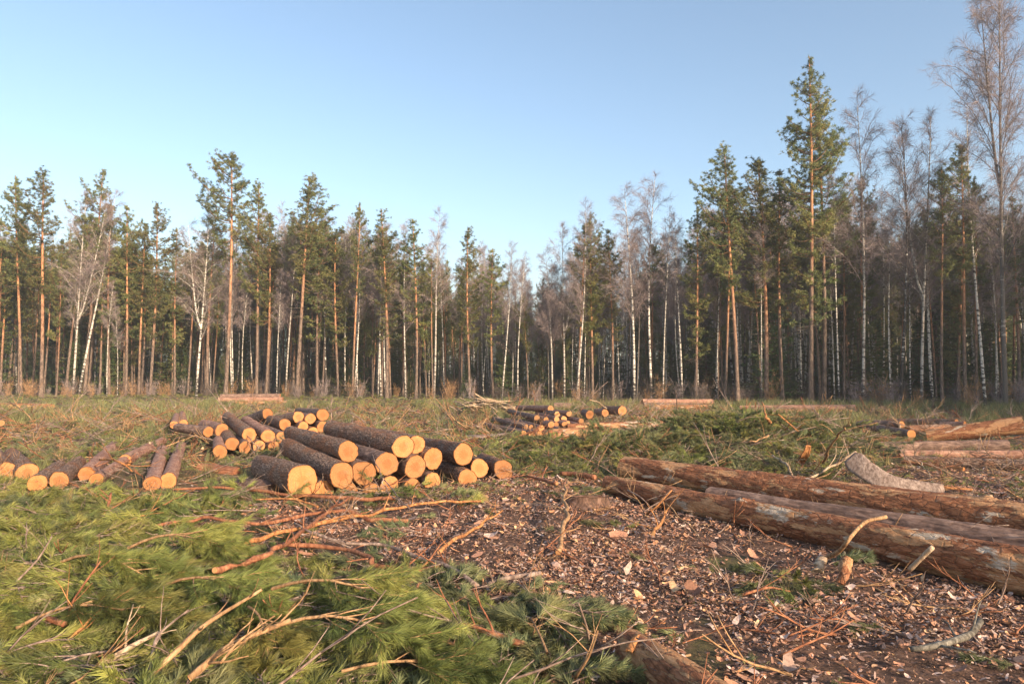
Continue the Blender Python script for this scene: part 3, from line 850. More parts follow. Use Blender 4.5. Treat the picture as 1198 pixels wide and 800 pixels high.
make_log(P, Q, r0, r1, 'short sawn log end poking in at the bottom edge between needles and bark litter', G7, 'bark_red', 'cut', n=56, ring=.02, seed=443, knots=1)

# ---------------------------------------------------------------- stumps, slab, chunks
def stump(px, py, r, h, label, seed, top='cut', side='stump_side'):
    c = G(px, py, 0); rr = np.random.default_rng(seed)
    e = empty('tree_stump', (c.x, c.y, hz(c.x, c.y) - .03), label, 'tree stump')
    n = 40; m = 9; ang = np.linspace(0, 2 * PI, n, endpoint=False)
    fl = fbm(np.cos(ang) * 1.6 + 9, np.sin(ang) * 1.6 + seed, seed, 2) - .5
    V = []
    for k in range(m):
        t = k / (m - 1)
        rad = r * (1 + .45 * (1 - t) ** 2.2 * (1 + 1.6 * fl) + .10 * fl + .05 * (rr.random(n) - .5))
        V.append(np.stack([rad * np.cos(ang), rad * np.sin(ang), np.full(n, h * t) + (.03 * np.cos(ang + seed) if k == m - 1 else 0)], -1))
    V = np.concatenate(V); i, j = np.meshgrid(np.arange(m - 1), np.arange(n), indexing='ij'); j2 = (j + 1) % n
    b = MB(); b.add(V, np.stack([i * n + j, i * n + j2, (i + 1) * n + j2, (i + 1) * n + j], -1).reshape(-1, 4))
    obj('bark', b.mesh('bark', [M[side]]), e)
    ring = V[-n:] * 1.0; cc = ring.mean(0)
    V2 = np.concatenate([ring + [0, 0, .004], cc + (ring - cc) * .5 + [0, 0, .006], cc[None] + [0, 0, .004]])
    b = MB(); j = np.arange(n); j2 = (j + 1) % n
    b.add(V2, np.stack([j, j2, n + j2, n + j], -1)); b.f.append((np.stack([n + j, n + j2, np.full(n, 2 * n)], -1), 0)); b.c.append(np.ones((n, 3)))
    obj('cut_top', b.mesh('cut_top', [M[top]], smooth=False), e)
    LOGSEGS.append((c.x, c.y, c.x, c.y, r)); return e
stump(296, 574.5, .29, .15, 'weathered grey stump with spreading roots beside the thickest log of the big stack', 3, 'stump_side')
stump(688, 592, .24, .12, 'low stump buried in reddish bark litter at the thin end of the front long log', 8, 'bark_red', 'stump_side')
stump(788, 512.5, .085, .46, 'narrow bright stub standing upright at the end of the crosswise logs', 12, 'cut_pale', 'cut')
stump(1053, 511, .03, .36, 'pale splinter standing upright beside the log with the round brown face', 14, 'cut_pale', 'stick_pale')

def slab_thing(name, pts, width, thick, mat, label, cat, group=None, curl=.35, seed=0, n=26, taper=.4, tilt=0.0):
    """a split board or sheet of bark with real thickness: curved across and ragged along its edges"""
    c = spline(pts, n); rr = np.random.default_rng(seed)
    t = np.gradient(c, axis=0); t /= np.linalg.norm(t, axis=1)[:, None]
    side = np.cross(t, [0, 0, 1]); side /= np.linalg.norm(side, axis=1)[:, None]
    up = np.cross(side, t)
    ct, sn = math.cos(tilt), math.sin(tilt)
    side, up = side * ct + up * sn, up * ct - side * sn
    k = 9; V = []
    for layer in (0, 1):
        for i in range(n):
            f = i / (n - 1); w = width * (1 - taper * f) * (1 + .22 * (float(vnoise(i * .3, seed, 3)) - .5)) * min(1, .6 + 4 * f)
            for s in np.linspace(-.5, .5, k):
                V.append(c[i] + side[i] * w * s - up[i] * (curl * w * (s * 2) ** 2 * .5 + (thick if layer else 0)) + up[i] * .006 * (rr.random() - .5))
    V = np.array(V); org = V.mean(0); V = V - org
    F_ = []; N = n * k
    for i in range(n - 1):
        for j in range(k - 1):
            a = i * k + j
            F_.append((a, a + 1, a + k + 1, a + k)); F_.append((N + a, N + a + k, N + a + k + 1, N + a + 1))
        F_.append((i * k, i * k + k, N + i * k + k, N + i * k)); a = i * k + k - 1
        F_.append((a, N + a, N + a + k, a + k))
    for j in range(k - 1):
        F_.append((j, N + j, N + j + 1, j + 1)); a = (n - 1) * k + j; F_.append((a, a + 1, N + a + 1, N + a))
    b = MB(); b.add(V, F_)
    o = obj(name, b.mesh(name, [M[mat]])); o.location = org
    return tag(o, label, cat, group)
def GP(*p): return [np.array(G(a, b, h)) for a, b, h in p]
slab_thing('split_trunk_slab', GP((994, 534, .44), (1014, 550, .27), (1045, 565, .12), (1105, 573, .05)), .36, .022, 'slab', 'wide grey slab of split trunk, one end raised, behind the upper long log', 'wood slab', curl=.04, seed=3, taper=.45, tilt=-.95)
slab_thing('split_board', GP((1068, 566, .10), (1100, 568, .08), (1137, 571, .06)), .10, .03, 'branch_orange', 'narrow orange split board behind the upper long log, beside the grey slab', 'board', curl=.2, seed=5)
slab_thing('dark_board', GP((1088, 575, .05), (1120, 578, .05), (1152, 581, .05)), .12, .03, 'stick_weathered', 'dark weathered board lying flat below the narrow orange board', 'board', curl=.1, seed=6)
slab_thing('bark_flake', GP((545, 509, .16), (570, 508, .2), (592, 506, .12)), .26, .02, 'slab', 'pale curved sheet of bark in the grass between the big stack and the distant cluster', 'bark sheet', curl=.5, seed=7)
slab_thing('bark_flake', GP((978, 680, .03), (986, 664, .13), (990, 650, .2)), .11, .012, 'bark_red', 'curled orange bark chunk propped against the front long log below the curved stick', 'bark sheet', curl=.6, seed=8, taper=.2)
slab_thing('bark_flake', GP((955, 668, .04), (957, 660, .1), (962, 650, .14)), .09, .02, 'stick_pale', 'small pale wood chunk at the foot of the curved stick', 'wood chunk', curl=.3, seed=9, taper=.2)
slab_thing('bark_flake', GP((735, 760, .17), (742, 747, .20), (748, 741, .21)), .05, .012, 'branch_orange', 'orange bark sliver peeling off the short log end at the bottom edge', 'bark sheet', curl=.3, seed=10)
for a in [((835, 540), (845, 533), (858, 528), 'orange torn bark lump under the bough heap, above the upper long log'), ]:
    slab_thing('bark_flake', GP((930, 545, .1), (940, 530, .35), (944, 520, .5)), .17, .03, 'branch_orange', 'orange torn wood lump leaning in the bough heap', 'wood chunk', curl=.5, seed=11, taper=.4)

# ---------------------------------------------------------------- bare fallen branches and sticks
def branch(pts, r0, r1, mat, label, seed=0, twigs=3, group=None, name='fallen_branch', cat='branch', rough=.25, twl=.35, twr=.35):
    """pts: (px, py, height above ground)"""
    r = np.random.default_rng(seed + 500)
    c = np.array([np.array(G(a, b, h)) for a, b, h in pts])
    for i in range(len(c)):
        c[i, 2] += hz(c[i, 0], c[i, 1]) + r0 * .6 + (.05 if pts[i][1] > 575 else .02)
    L = np.linalg.norm(np.diff(c, axis=0), axis=1).sum(); n = max(10, int(L / .06))
    s = spline(c, n)
    s += np.stack([(vnoise(np.arange(n) * .35, np.full(n, seed + k * 7.3), k) - .5) * min(.05, L * .03) for k in range(3)], -1)
    rad = np.linspace(r0, r1, n) * (1 + rough * (vnoise(np.arange(n) * .4, np.full(n, seed * 1.7), 5) - .5))
    for k in range(int(L * 2.2)):
        i = r.integers(1, n - 1); rad[i] *= 1.14
    org = s.mean(0); e = empty(name, Vector(org), label, cat, group)
    b = MB(); add_tube(b, s - org, rad, 12, 0, wob=.24, seed=seed, cap=True)
    stem = obj('stem', b.mesh('stem', [M[mat]]), e)
    # sawn or snapped butt
    t = s[0] - s[1]; t /= np.linalg.norm(t)
    b = MB(); add_tube(b, [s[0] - org + t * .001, s[0] - org + t * .006], [rad[0] * .93, rad[0] * .86], 10, 0, wob=.2, seed=seed)
    obj('cut_end', b.mesh('cut_end', [M['cut_pale']], smooth=False), e)
    for k in range(twigs):
        i = int(n * (.15 + .8 * (k + r.random()) / max(twigs, 1))); i = min(i, n - 2)
        d = s[i + 1] - s[i]; d /= np.linalg.norm(d)
        u, w = perp(d); an = r.random() * 2 * PI
        sd = u * math.cos(an) + w * math.sin(an); sd[2] = abs(sd[2]) * .7
        l = twl * (.5 + r.random()); q = [s[i]]; dd = d * .7 + sd
        for z in range(5):
            dd = dd / np.linalg.norm(dd) + (r.random(3) - .5) * .35; q.append(q[-1] + dd / np.linalg.norm(dd) * l / 5)
        q = np.array(q); tb = MB(); rt = min(rad[i] * .5, rad[i] * twr + .002)
        add_tube(tb, q - org, np.linspace(rt, rt * .35, 6), 6, 0, seed=k)
        if l > .25:
            d2 = q[3] - q[2]; d2 = d2 / np.linalg.norm(d2) + (r.random(3) - .5) * 1.1
            add_tube(tb, [q[3] - org, q[3] - org + d2 * l * .2, q[3] - org + d2 * l * .4 + [0, 0, .02]], [rt * .5, rt * .35, rt * .2], 5, 0)
        obj('twig', tb.mesh('twig', [M[mat]]), stem)
    return e
BR = [
 ([(262, 650, .02), (300, 640, .05), (367, 620, .08), (440, 602, .06), (507, 593, .05), (562, 591, .03)], .030, .016, 'branch_orange', 'long smooth orange branch crossing the other sticks in front of the big stack', 3),
 ([(183, 617, .08), (240, 613, .06), (300, 619, .05), (350, 607, .06), (400, 602, .05), (434, 609, .04), (476, 612, .02)], .018, .032, 'branch_red', 'thick reddish limb with a bend, passing under the long orange branch', 3),
 ([(250, 684, .04), (290, 669, .06), (322, 654, .08), (346, 636, .10), (377, 610, .08), (412, 586, .03)], .030, .022, 'branch_red', 'knobbly reddish branch with a broken stub crossing beneath the orange branch', 3),
 ([(345, 622, .10), (363, 628, .1), (410, 640, .06), (447, 640, .06), (500, 660, .04), (557, 688, .02)], .012, .024, 'branch_grey', 'dark wavy branch running down toward the leaf litter', 4),
 ([(322, 648, .03), (400, 647, .05), (433, 656, .08), (441, 664, .05), (494, 669, .03), (520, 663, .02)], .022, .03, 'branch_red', 'half-buried reddish branch with a hump, below the wavy one', 2),
 ([(514, 651, .02), (554, 623, .06), (588, 602, .10)], .022, .012, 'branch_orange', 'straight orange stick slanting up in the bark litter beyond the wavy branch', 2),
 ([(655, 651, .02), (662, 617, .08), (661, 590, .10), (662, 566, .14)], .030, .020, 'branch_tan', 'stout peeled branch standing up beside the buried stump', 2),
 ([(652, 570, .12), (630, 563, .1), (612, 560, .06)], .030, .015, 'branch_red', 'short reddish stick joining the top of the stout peeled branch', 1),
 ([(656, 556, .05), (675, 557, .06), (697, 561, .06)], .045, .05, 'branch_red', 'thick pinkish limb leading to the thin end of the front long log', 0),
 ([(632, 677, .03), (600, 682, .03), (570, 689, .02)], .024, .018, 'branch_grey', 'short stick with a splintered pale end in the litter beyond the needles', 1),
 ([(491, 682, .12), (484, 705, .06), (491, 727, .04), (485, 760, .02)], .013, .020, 'branch_red', 'crooked pink stick standing between the bright bough and the green needles', 2),
 ([(617, 766, .02), (577, 754, .05), (547, 742, .08), (518, 743, .06)], .025, .014, 'branch_red', 'bowed dark red branch lying on the needles near the bottom edge', 2),
 ([(417, 500, .55), (427, 515, .55), (440, 540, .42), (447, 560, .28), (453, 577, .12), (474, 596, .03)], .007, .011, 'branch_grey', 'thin twig hanging down over the faces of the big stack', 2),
 ([(451, 562, .25), (474, 597, .1), (507, 599, .06), (521, 628, .02)], .009, .006, 'branch_grey', 'thin dark forked twig in front of the big stack', 4),
 ([(205, 576, .05), (270, 575, .05), (330, 581, .05), (400, 586, .04), (462, 588, .04)], .020, .034, 'branch_red', 'long straight reddish pole along the foot of the big stack', 0),
 ([(170, 805, .10), (234, 747, .28), (304, 707, .45)], .018, .011, 'branch_tan', 'long slim tan pole rising out of the needles at the bottom edge', 4),
 ([(222, 806, .10), (267, 774, .2), (338, 743, .32)], .023, .014, 'branch_tan', 'thicker tan pole with a forked shoot at the bottom edge', 4),
 ([(258, 789, .22), (285, 762, .3), (322, 737, .38)], .008, .005, 'branch_tan', 'thin shoot springing from the thicker tan pole', 3),
 ([(115, 791, .05), (150, 770, .10), (186, 749, .16)], .022, .014, 'stick_pale', 'split branch with a raw pale end at the bottom edge', 1),
 ([(176, 796, .05), (182, 757, .15), (200, 736, .22), (220, 720, .3)], .013, .006, 'branch_grey', 'greyish bent twig with fine forks beside the slim tan pole', 4),
 ([(78, 731, .06), (90, 703, .22), (117, 664, .4)], .010, .006, 'branch_red', 'upright reddish twig in the needles with side shoots', 4),
 ([(12, 694, .05), (40, 667, .2), (60, 636, .38)], .011, .005, 'branch_grey', 'forked grey-brown twig near the picture edge in the bright needles', 5),
 ([(49, 727, .08), (60, 731, .08), (76, 738, .05)], .020, .022, 'branch_red', 'stubby branch butt with a bright cut end among dark needles', 0),
 ([(81, 755, .06), (100, 737, .12), (122, 715, .22)], .014, .007, 'branch_orange', 'short orange-butted twig beneath the upright reddish twig', 4),
 ([(123, 608, .03), (130, 583, .22)], .022, .016, 'branch_red', 'short pinkish stick standing in the green in front of the two end-on logs', 1),
 ([(133, 616, .06), (160, 610, .1), (200, 593, .12), (228, 576, .10)], .012, .006, 'branch_orange', 'thin orange shoot reaching from the green toward the end-on logs', 3),
 ([(118, 540, .32), (140, 543, .38), (155, 553, .25)], .022, .012, 'branch_orange', 'arched orange stick over the broken pink log', 1),
 ([(540, 507, .12), (570, 519, .06), (592, 513, .12)], .012, .020, 'stick_pale', 'pale bowed stick in the open grass behind the big stack', 1),
 ([(452, 500, .12), (480, 506, .1), (520, 507, .1), (550, 512, .08)], .014, .008, 'branch_orange', 'straight orange stick lying just behind the top of the big stack', 3),
 ([(966, 660, .05), (980, 650, .16), (994, 636, .30), (1012, 618, .36), (1037, 609, .42)], .022, .018, 'branch_tan', 'curved barkless yellow-brown stick draped over the front long log', 0),
 ([(1064, 668, .12), (1091, 643, .32)], .022, .024, 'stick_pale', 'short white-barked stub leaning on the front long log', 0),
 ([(763, 632, .03), (772, 618, .05), (781, 600, .14)], .024, .013, 'branch_orange', 'pale orange forked root in the litter beside the front long log', 2),
 ([(779, 592, .22), (800, 612, .12), (824, 640, .02)], .009, .005, 'branch_tan', 'thin pale stick leaning down from the front long log', 1),
 ([(734, 575, .2), (750, 585, .15), (765, 600, .04)], .010, .006, 'branch_grey', 'thin twig lying across the thin end of the front long log', 2),
 ([(757, 604, .06), (768, 596, .16), (786, 577, .34)], .018, .010, 'branch_orange', 'hooked orange branch springing over the front long log', 2),
 ([(1063, 770, .02), (1090, 767, .04), (1115, 760, .06), (1138, 744, .08), (1148, 727, .10)], .020, .026, 'stick_weathered', 'curved grey-barked stick with a broken orange butt in the shaded litter', 1),
 ([(963, 543, .12), (970, 525, .5), (981, 510, .75), (993, 496, .95)], .028, .013, 'branch_tan', 'tan crooked branch standing out of the far end of the bough heap', 4),
 ([(905, 532, .25), (918, 546, .2), (931, 560, .08)], .022, .03, 'stick_pale', 'pale splintered branch stub behind the upper long log', 2),
 ([(943, 560, .1), (973, 546, .22), (1002, 530, .42)], .020, .032, 'stick_pale', 'pale peeled branch reaching up to the raised end of the grey slab', 2),
 ([(892, 478, .95), (897, 492, .75), (901, 503, .5)], .016, .040, 'branch_orange', 'orange-red upright branch at the crest of the bough heap', 1),
 ([(910, 487, .85), (922, 496, .7), (934, 507, .5)], .018, .012, 'branch_orange', 'slanting orange stick beside the upright branch of the bough heap', 2),
 ([(900, 512, .5), (880, 516, .5), (852, 521, .35)], .020, .008, 'branch_tan', 'long tan bough stem sloping down the near side of the heap', 4),
 ([(790, 499, .35), (806, 510, .25), (822, 525, .1)], .014, .008, 'branch_tan', 'thin stem running from the bright upright stub into the heap', 3),
 ([(730, 510, .12), (757, 513, .22), (775, 525, .2), (785, 538, .05)], .014, .008, 'branch_orange', 'arching orange stem behind the upper long log near its blunt end', 3),
 ([(690, 468, 1.0), (700, 472, .75), (710, 478, .45)], .018, .03, 'stick_pale', 'pale pole sticking up beside the lone thick log', 0),
 ([(272, 487, .5), (283, 502, .42), (296, 518, .30), (306, 527, .2)], .014, .010, 'stick_pale', 'pale stick laid down the front of the smaller stack', 2),
 ([(8, 508, .05), (20, 500, .2), (40, 490, .3)], .016, .007, 'branch_orange', 'thin orange shoot in the middle distance near the picture edge', 2),
 ([(70, 505, .05), (80, 498, .2), (88, 494, .3)], .016, .01, 'branch_orange', 'short orange stick in the open cuttings beyond the scattered logs', 1),
 ([(144, 492, .1), (155, 489, .12), (168, 487, .1)], .03, .02, 'branch_red', 'reddish curved limb in the far cuttings before the leaning twin birches', 1),
 ([(1168, 712, .03), (1176, 690, .15), (1180, 668, .34)], .009, .005, 'branch_grey', 'thin upright twig against the front long log at the picture edge', 2),
 ([(1075, 540, .03), (1083, 552, .02), (1092, 562, .02)], .014, .008, 'stick_pale', 'pale forked twig behind the upper long log beyond the grey slab', 3),
 ([(690, 760, .02), (684, 735, .2), (676, 712, .34)], .010, .006, 'branch_grey', 'slim forked twig rising from needles beside the short log end', 4),
 ([(672, 802, .02), (690, 775, .2), (700, 745, .36)], .011, .006, 'branch_tan', 'tan curved twig at the bottom edge beside the short log end', 3),
 ([(300, 590, .03), (345, 588, .05), (372, 595, .02)], .012, .02, 'branch_orange', 'short stick lying between the reddish pole and the bent limb', 2),
 ([(610, 530, .02), (640, 518, .10), (655, 513, .12)], .015, .008, 'branch_orange', 'thin orange stick lying below the distant cluster in the grass', 2),
 ([(690, 620, .02), (720, 640, .03), (738, 650, .02)], .013, .009, 'branch_red', 'small reddish stick lying flat in the middle of the bark litter', 2),
 ([(870, 700, .02), (900, 690, .04), (925, 694, .02)], .012, .008, 'branch_red', 'thin brown stick on the litter below the front long log', 1),
]
for k, (pts, r0, r1, mt, lab, tw) in enumerate(BR):
    branch(pts, r0 * .82, r1 * .75, mt, lab, seed=k * 3 + 1, twigs=tw + (2 if r0 > .018 and tw else 0), group='bare sticks and branches on the ground', twl=.22 if pts[0][1] > 560 else .45)

# pale split branches heaped on the far brush pile
bm_ = MB(); r = np.random.default_rng(5)
for k in range(60):
    c = np.array([-.9 + r.normal(0, .7), 27 + r.normal(0, .5), 0]); c[2] = hz(c[0], c[1]) + .05 + .22 * r.random()
    d = np.array([r.normal(1, .5), r.normal(-.2, .5), r.normal(-.12, .22)]); d /= np.linalg.norm(d); l = .4 + r.random() * .8
    add_tube(bm_, [c - d * l / 2, c + [0, 0, .04], c + d * l / 2], [.035, .03, .015], 6, 0, seed=k)
tag(obj('split_sticks', bm_.mesh('split_sticks', [M['stick_pale']])), 'tangle of pale split sticks heaped on the brush pile behind the distant cluster', 'brush pile', kind='stuff')

# ---------------------------------------------------------------- boughs one can pick out near the camera
def place_bough(px, py, h, ang, length, seed, label, pitch=0.0, dull=False, spread=1.0, ntw=18):
    st, nd = bough_arrays(seed, length, ntw, 170, .085, .0034, .22, spread)
    p = G(px, py, h)
    e = empty('pine_bough', p, label, 'pine bough', 'cut pine boughs in the front needles')
    e.rotation_euler = (pitch, 0, ang)
    obj('stem', st.mesh('stem', [M['branch_tan']]), e)
    obj('needle_spray', nd.mesh('needle_spray', [M['needle_dull' if dull else 'needle']], smooth=False), e)
BGH = [
 (318, 694, .24, -1.95, 1.15, 901, 'bright yellow-green bough arching over, its tip the brightest patch of the front needles', -.05, False),
 (300, 748, .18, -1.8, 1.1, 902, 'drooping yellow-green bough below the brightest patch, hung over the thicker tan pole', 0, False),
 (400, 792, .10, -1.5, .9, 903, 'bough fanning out toward the crooked pink stick at the bottom edge', .05, False),
 (290, 715, .20, -2.5, .8, 904, 'hanging bough beneath the arching one, needles pointing at the viewer', -.1, False),
 (150, 645, .14, -1.75, 1.2, 905, 'broad olive bough spread below the two end-on logs', .05, False),
 (60, 668, .12, -1.9, 1.2, 906, 'broad olive bough around the upright reddish twig', .05, False),
 (20, 740, .10, -1.6, 1.0, 907, 'dark-shaded bough at the picture edge beside the stubby cut butt', .05, False),
 (560, 790, .06, .5, .8, 908, 'dull green bough below the bowed dark red branch', .1, True),
 (640, 770, .08, .1, .8, 909, 'star-shaped dull bough in front of the slim forked twig', .1, True),
 (170, 700, .12, -1.8, 1.1, 910, 'yellow-tipped bough just short of the knobbly reddish branch', .05, False),
]
for a in BGH: place_bough(a[0], a[1], a[2], a[3], a[4], a[5], a[6], a[7], a[8])

# ---------------------------------------------------------------- needle boughs as ground cover
def tilt_rots(r, n, roll=.5): return np.stack([r.normal(.05, .22, n), r.normal(0, roll, n), r.uniform(0, 2 * PI, n)], -1)
def mk(n, xr, yr, s, dens, pad=.14):
    x, y, r = sample(n, xr, yr, s)
    l, b = fields(x, y)
    k = visible(x, y, 160) & (r.random(n) < b * dens) & keep_off(x, y, LOGSEGS, pad if pad > 0 else np.where(y > 16.8, .55, .15)) & keep_off(x, y + np.clip(.035 * y, .2, .6), LOGSEGS, .0)
    return x[k], y[k], r, l[k], b[k]
x, y, r, l, b = mk(24000, (-8, 8), (2.2, 9.8), 1, .47, pad=.26)
n = len(x); print('near boughs', n)
z = height(x, y) - .03 + .07 * r.random(n) * np.clip(b, 0, 1)
near_b = scatter('needle_cover', np.stack([x, y, z], -1), tilt_rots(r, n, .35) * [.55, 1, 1], .6 + .5 * r.random(n) ** 1.3, np.where((x * 1.0 + .25 * y + r.normal(0, .8, n) > .1) & (r.random(n) < .8), 3 * r.integers(0, 2, n), r.integers(0, 6, n)), bough_src,
                 'layer of cut green and yellowish pine boughs covering the ground close by', 'pine boughs')
x, y, r, l, b = mk(60000, (-30, 22), (9.2, 30), 2, .38, pad=-1)
n = len(x); print('mid boughs', n)
hp = np.exp(-(((x - 5.4) / 3.0) ** 2 + ((y - 16.2) / 2.2) ** 2))
z = height(x, y) - .03 - .08 * np.clip((y - 18) / 4, 0, 1) + (.06 + .28 * hp) * r.random(n)
scatter('mid_needle_cover', np.stack([x, y, z], -1), tilt_rots(r, n), (.3 + .4 * r.random(n) ** 1.5) * (1 + .35 * hp) * np.where(y > 19, .62, 1), r.integers(0, 4, n), far_src,
        'green cut boughs strewn over the middle of the clearing, heaped behind the long logs', 'pine boughs')
xs, ys, rs_ = sample(26000, (-16, 12), (8.8, 22), 14)
ls, bs = fields(xs, ys)
ks = visible(xs, ys, 60) & (rs_.random(len(xs)) < np.clip(bs, .3, 1) * .6) & keep_off(xs, ys, LOGSEGS, .03); xs, ys = xs[ks], ys[ks]; ns = len(xs)
scatter('low_needle_cover', np.stack([xs, ys, height(xs, ys) - .01], -1), tilt_rots(rs_, ns) * [.6, .6, 1], .16 + .16 * rs_.random(ns), rs_.integers(0, 4, ns), far_src,
        'short broken pine shoots lying flat between the logs', 'pine shoots')
x, y, r, l, b = mk(30000, (-52, 48), (28, 62), 4, .34, pad=.5)
n = len(x); print('far boughs', n)
scatter('far_needle_cover', np.stack([x, y, height(x, y) - .06 + .08 * r.random(n)], -1), tilt_rots(r, n) * [.5, .5, 1], .4 + .5 * r.random(n), r.integers(0, 4, n), far_src,
        'dull green cuttings strewn toward the forest edge', 'pine boughs')

# ragged boughs standing out of the heap behind the long logs
r = np.random.default_rng(17); n = 190
x = r.normal(4.9, 1.25, n); y = r.normal(15.6, 1.0, n); x2 = r.normal(1.9, .9, 60); y2 = r.normal(13.7, .5, 60); x = np.concatenate([x, x2]); y = np.concatenate([y, y2]); n = len(x)
k = keep_off(x, y, LOGSEGS, .3); x, y = x[k], y[k]; n = len(x)
big_src = []
for s in range(3):
    st, nd = bough_arrays(160 + s, 1.1, 11, 60, .085, .007, .05); big_src.append(merge(st, nd, 1).mesh('heap_bough_shape', [M['branch_tan'], M['needle_dull'] if s else M['needle']]))
scatter('heap_boughs', np.stack([x, y, height(x, y) + .05], -1), np.stack([r.uniform(.05, .8, n), r.normal(0, .6, n), r.uniform(0, 6.28, n)], -1), r.uniform(.4, .72, n), r.integers(0, 3, n), big_src,
        'ragged pine boughs heaped behind the upper long log', 'pine boughs')

# grass and twigs
def grass_src(s, n=34, h=.13, w=.004):
    r = np.random.default_rng(s); g = MB()
    b = np.concatenate([r.normal(0, .035, (n, 2)), np.zeros((n, 1))], 1)
    d = np.concatenate([r.normal(0, .45, (n, 2)), np.ones((n, 1))], 1)
    needles(g, b, d, h * (.5 + r.random(n)), w, 0, r); return g.mesh('grass_shape', [M['grass'] if s % 2 else M['needle_dull']], smooth=False)
gs = [grass_src(s) for s in range(3)] + [grass_src(s, 26, .2, .009) for s in (5, 6)]
x, y, r = sample(40000, (-32, 30), (2.5, 42), 8)
l, b = fields(x, y)
k = visible(x, y) & (r.random(len(x)) < (1 - l) * .5 * np.clip(fbm(x * .8, y * .8, 77) * 3 - 1, 0, 1)) & keep_off(x, y, LOGSEGS, .03)
x, y = x[k], y[k]; n = len(x); print('grass', n)
scatter('grass', np.stack([x, y, height(x, y)], -1), np.stack([np.zeros(n), np.zeros(n), r.uniform(0, 6.28, n)], -1), (.6 + .7 * r.random(n)) * np.clip(y / 14, 1, 1.8), np.where(y < 10, r.integers(0, 3, n), r.integers(3, 5, n)), gs,
        'thin tufts of dry grass between the cuttings', 'grass')

def twig_src(s):
    r = np.random.default_rng(s); g = MB(); l = .25 + .3 * r.random()
    p = [np.zeros(3)]; d = np.array([0, 1, .1])
    for i in range(6): d = d + (r.random(3) - .5) * [.5, .3, .3]; p.append(p[-1] + d * l / 6)
    p = np.array(p); add_tube(g, p, np.linspace(.006, .0025, 7), 5, 0)
    for k in (2, 3, 4):
        dd = (p[k + 1] - p[k]) + (r.random(3) - .5) * .08; dd /= np.linalg.norm(dd)
        add_tube(g, [p[k], p[k] + dd * l * .2, p[k] + dd * l * .35 + [0, 0, .01]], [.003, .0025, .0015], 4, 0)
    return g.mesh('twig_shape', [[M['branch_red'], M['branch_grey'], M['branch_tan']][s % 3]])
ts = [twig_src(s) for s in range(6)]
x, y, r = sample(16000, (-20, 20), (2.5, 32), 9)
k = visible(x, y) & (r.random(len(x)) < np.clip(9 / y, .25, 1) * .75); x, y = x[k], y[k]; n = len(x); print('twigs', n)
l, b = fields(x, y)
scatter('twig_litter', np.stack([x, y, height(x, y) + .01 + .10 * r.random(n) * np.clip(b, 0, 1)], -1), np.stack([r.normal(0, .3, n), np.zeros(n), r.uniform(0, 6.28, n)], -1), (.6 + .9 * r.random(n)) * np.clip(y / 9, 1, 2.2), r.integers(0, 6, n), ts,
        'loose thin twigs and snapped shoots strewn over the clearing', 'twigs')

# ---------------------------------------------------------------- bark and wood chips
def chips(x, y, size, r, lift):
    n = len(x); z = height(x, y) + lift * r.random(n)
    yaw = r.uniform(0, 2 * PI, n); tx = r.normal(0, .27, n); ty = r.normal(0, .27, n)
    L = size * (.5 + 1.7 * r.random(n) ** 3); Wd = L * (.14 + .42 * r.random(n) ** 1.4); curl = L * r.normal(0, .13, n)
    a = np.stack([np.cos(yaw), np.sin(yaw), tx], -1); a /= np.linalg.norm(a, axis=1)[:, None]
    bb = np.stack([-np.sin(yaw), np.cos(yaw), ty * 1.3], -1); c = np.cross(a, bb)
    P = np.stack([x, y, z + size * .18], -1)
    V = []
    for u in (-.5, -.15, .2, .5):
        wk = {-.5: .55, -.15: 1.0, .2: .9, .5: .35}[u]
        jw = (.7 + .6 * r.random(n)) * wk
        for s in (-.5, .5):
            V.append(P + a * (L * u)[:, None] + bb * (Wd * s * jw)[:, None] + c * (curl * (u * 2) ** 2 + curl * .5 * (s > 0))[:, None])
    V = np.stack(V, 1).reshape(-1, 3)
    off = (np.arange(n) * 8)[:, None]
    q = np.stack([off + np.array([2 * i, 2 * i + 1, 2 * i + 3, 2 * i + 2]) for i in range(3)], 1).reshape(-1, 4)
    pal = np.array([(.30, .15, .095), (.38, .20, .125), (.22, .12, .085), (.32, .215, .17), (.46, .26, .14), (.11, .06, .04), (.62, .40, .22), (.42, .31, .26), (.42, .20, .10), (.48, .35, .29)])
    pr = np.array([.19, .16, .15, .14, .06, .12, .035, .06, .05, .085]); pr = pr / pr.sum()
    col = pal[r.choice(len(pal), n, p=pr)] * (1.05 + .85 * r.random((n, 1)))
    return V, q, np.repeat(col, 3, axis=0)
mb = MB()
for (n0, xr, yr, s, size, lift, dn) in [(190000, (-3.5, 7.5), (2.2, 7.5), 21, .026, .03, 1), (9000, (-3.5, 7.5), (2.2, 7.5), 31, .05, .035, 1), (70000, (-4, 9), (7, 12.5), 22, .036, .03, 1), (1500, (-4, 8), (5, 11), 27, .09, .03, .7), (3500, (-3, 7), (2.4, 8), 24, .055, .04, .8),
                                     (9000, (-8, 2), (3, 10), 25, .05, .03, .35), (30000, (-26, 22), (9, 34), 23, .085, .05, .6), (12000, (-50, 45), (30, 58), 26, .13, .06, .6)]:
    x, y, r = sample(n0, xr, yr, s)
    l, b = fields(x, y)
    k = visible(x, y, 60) & (r.random(n0) < l * dn * np.clip((fbm(x * 1.3, y * 1.3, 91) - .3) * 4, .25, 1)) & keep_off(x, y, LOGSEGS, -.05)
    V, q, col = chips(x[k], y[k], size, r, lift); mb.add(V, q, 0, col)
o = obj('bark_litter', mb.mesh('bark_litter', [M['chips']], smooth=False, color=True)); print('chips', mb.n // 8)
tag(o, 'reddish bark flakes, dead leaves and wood chips littering the bare ground', 'bark litter', kind='stuff')

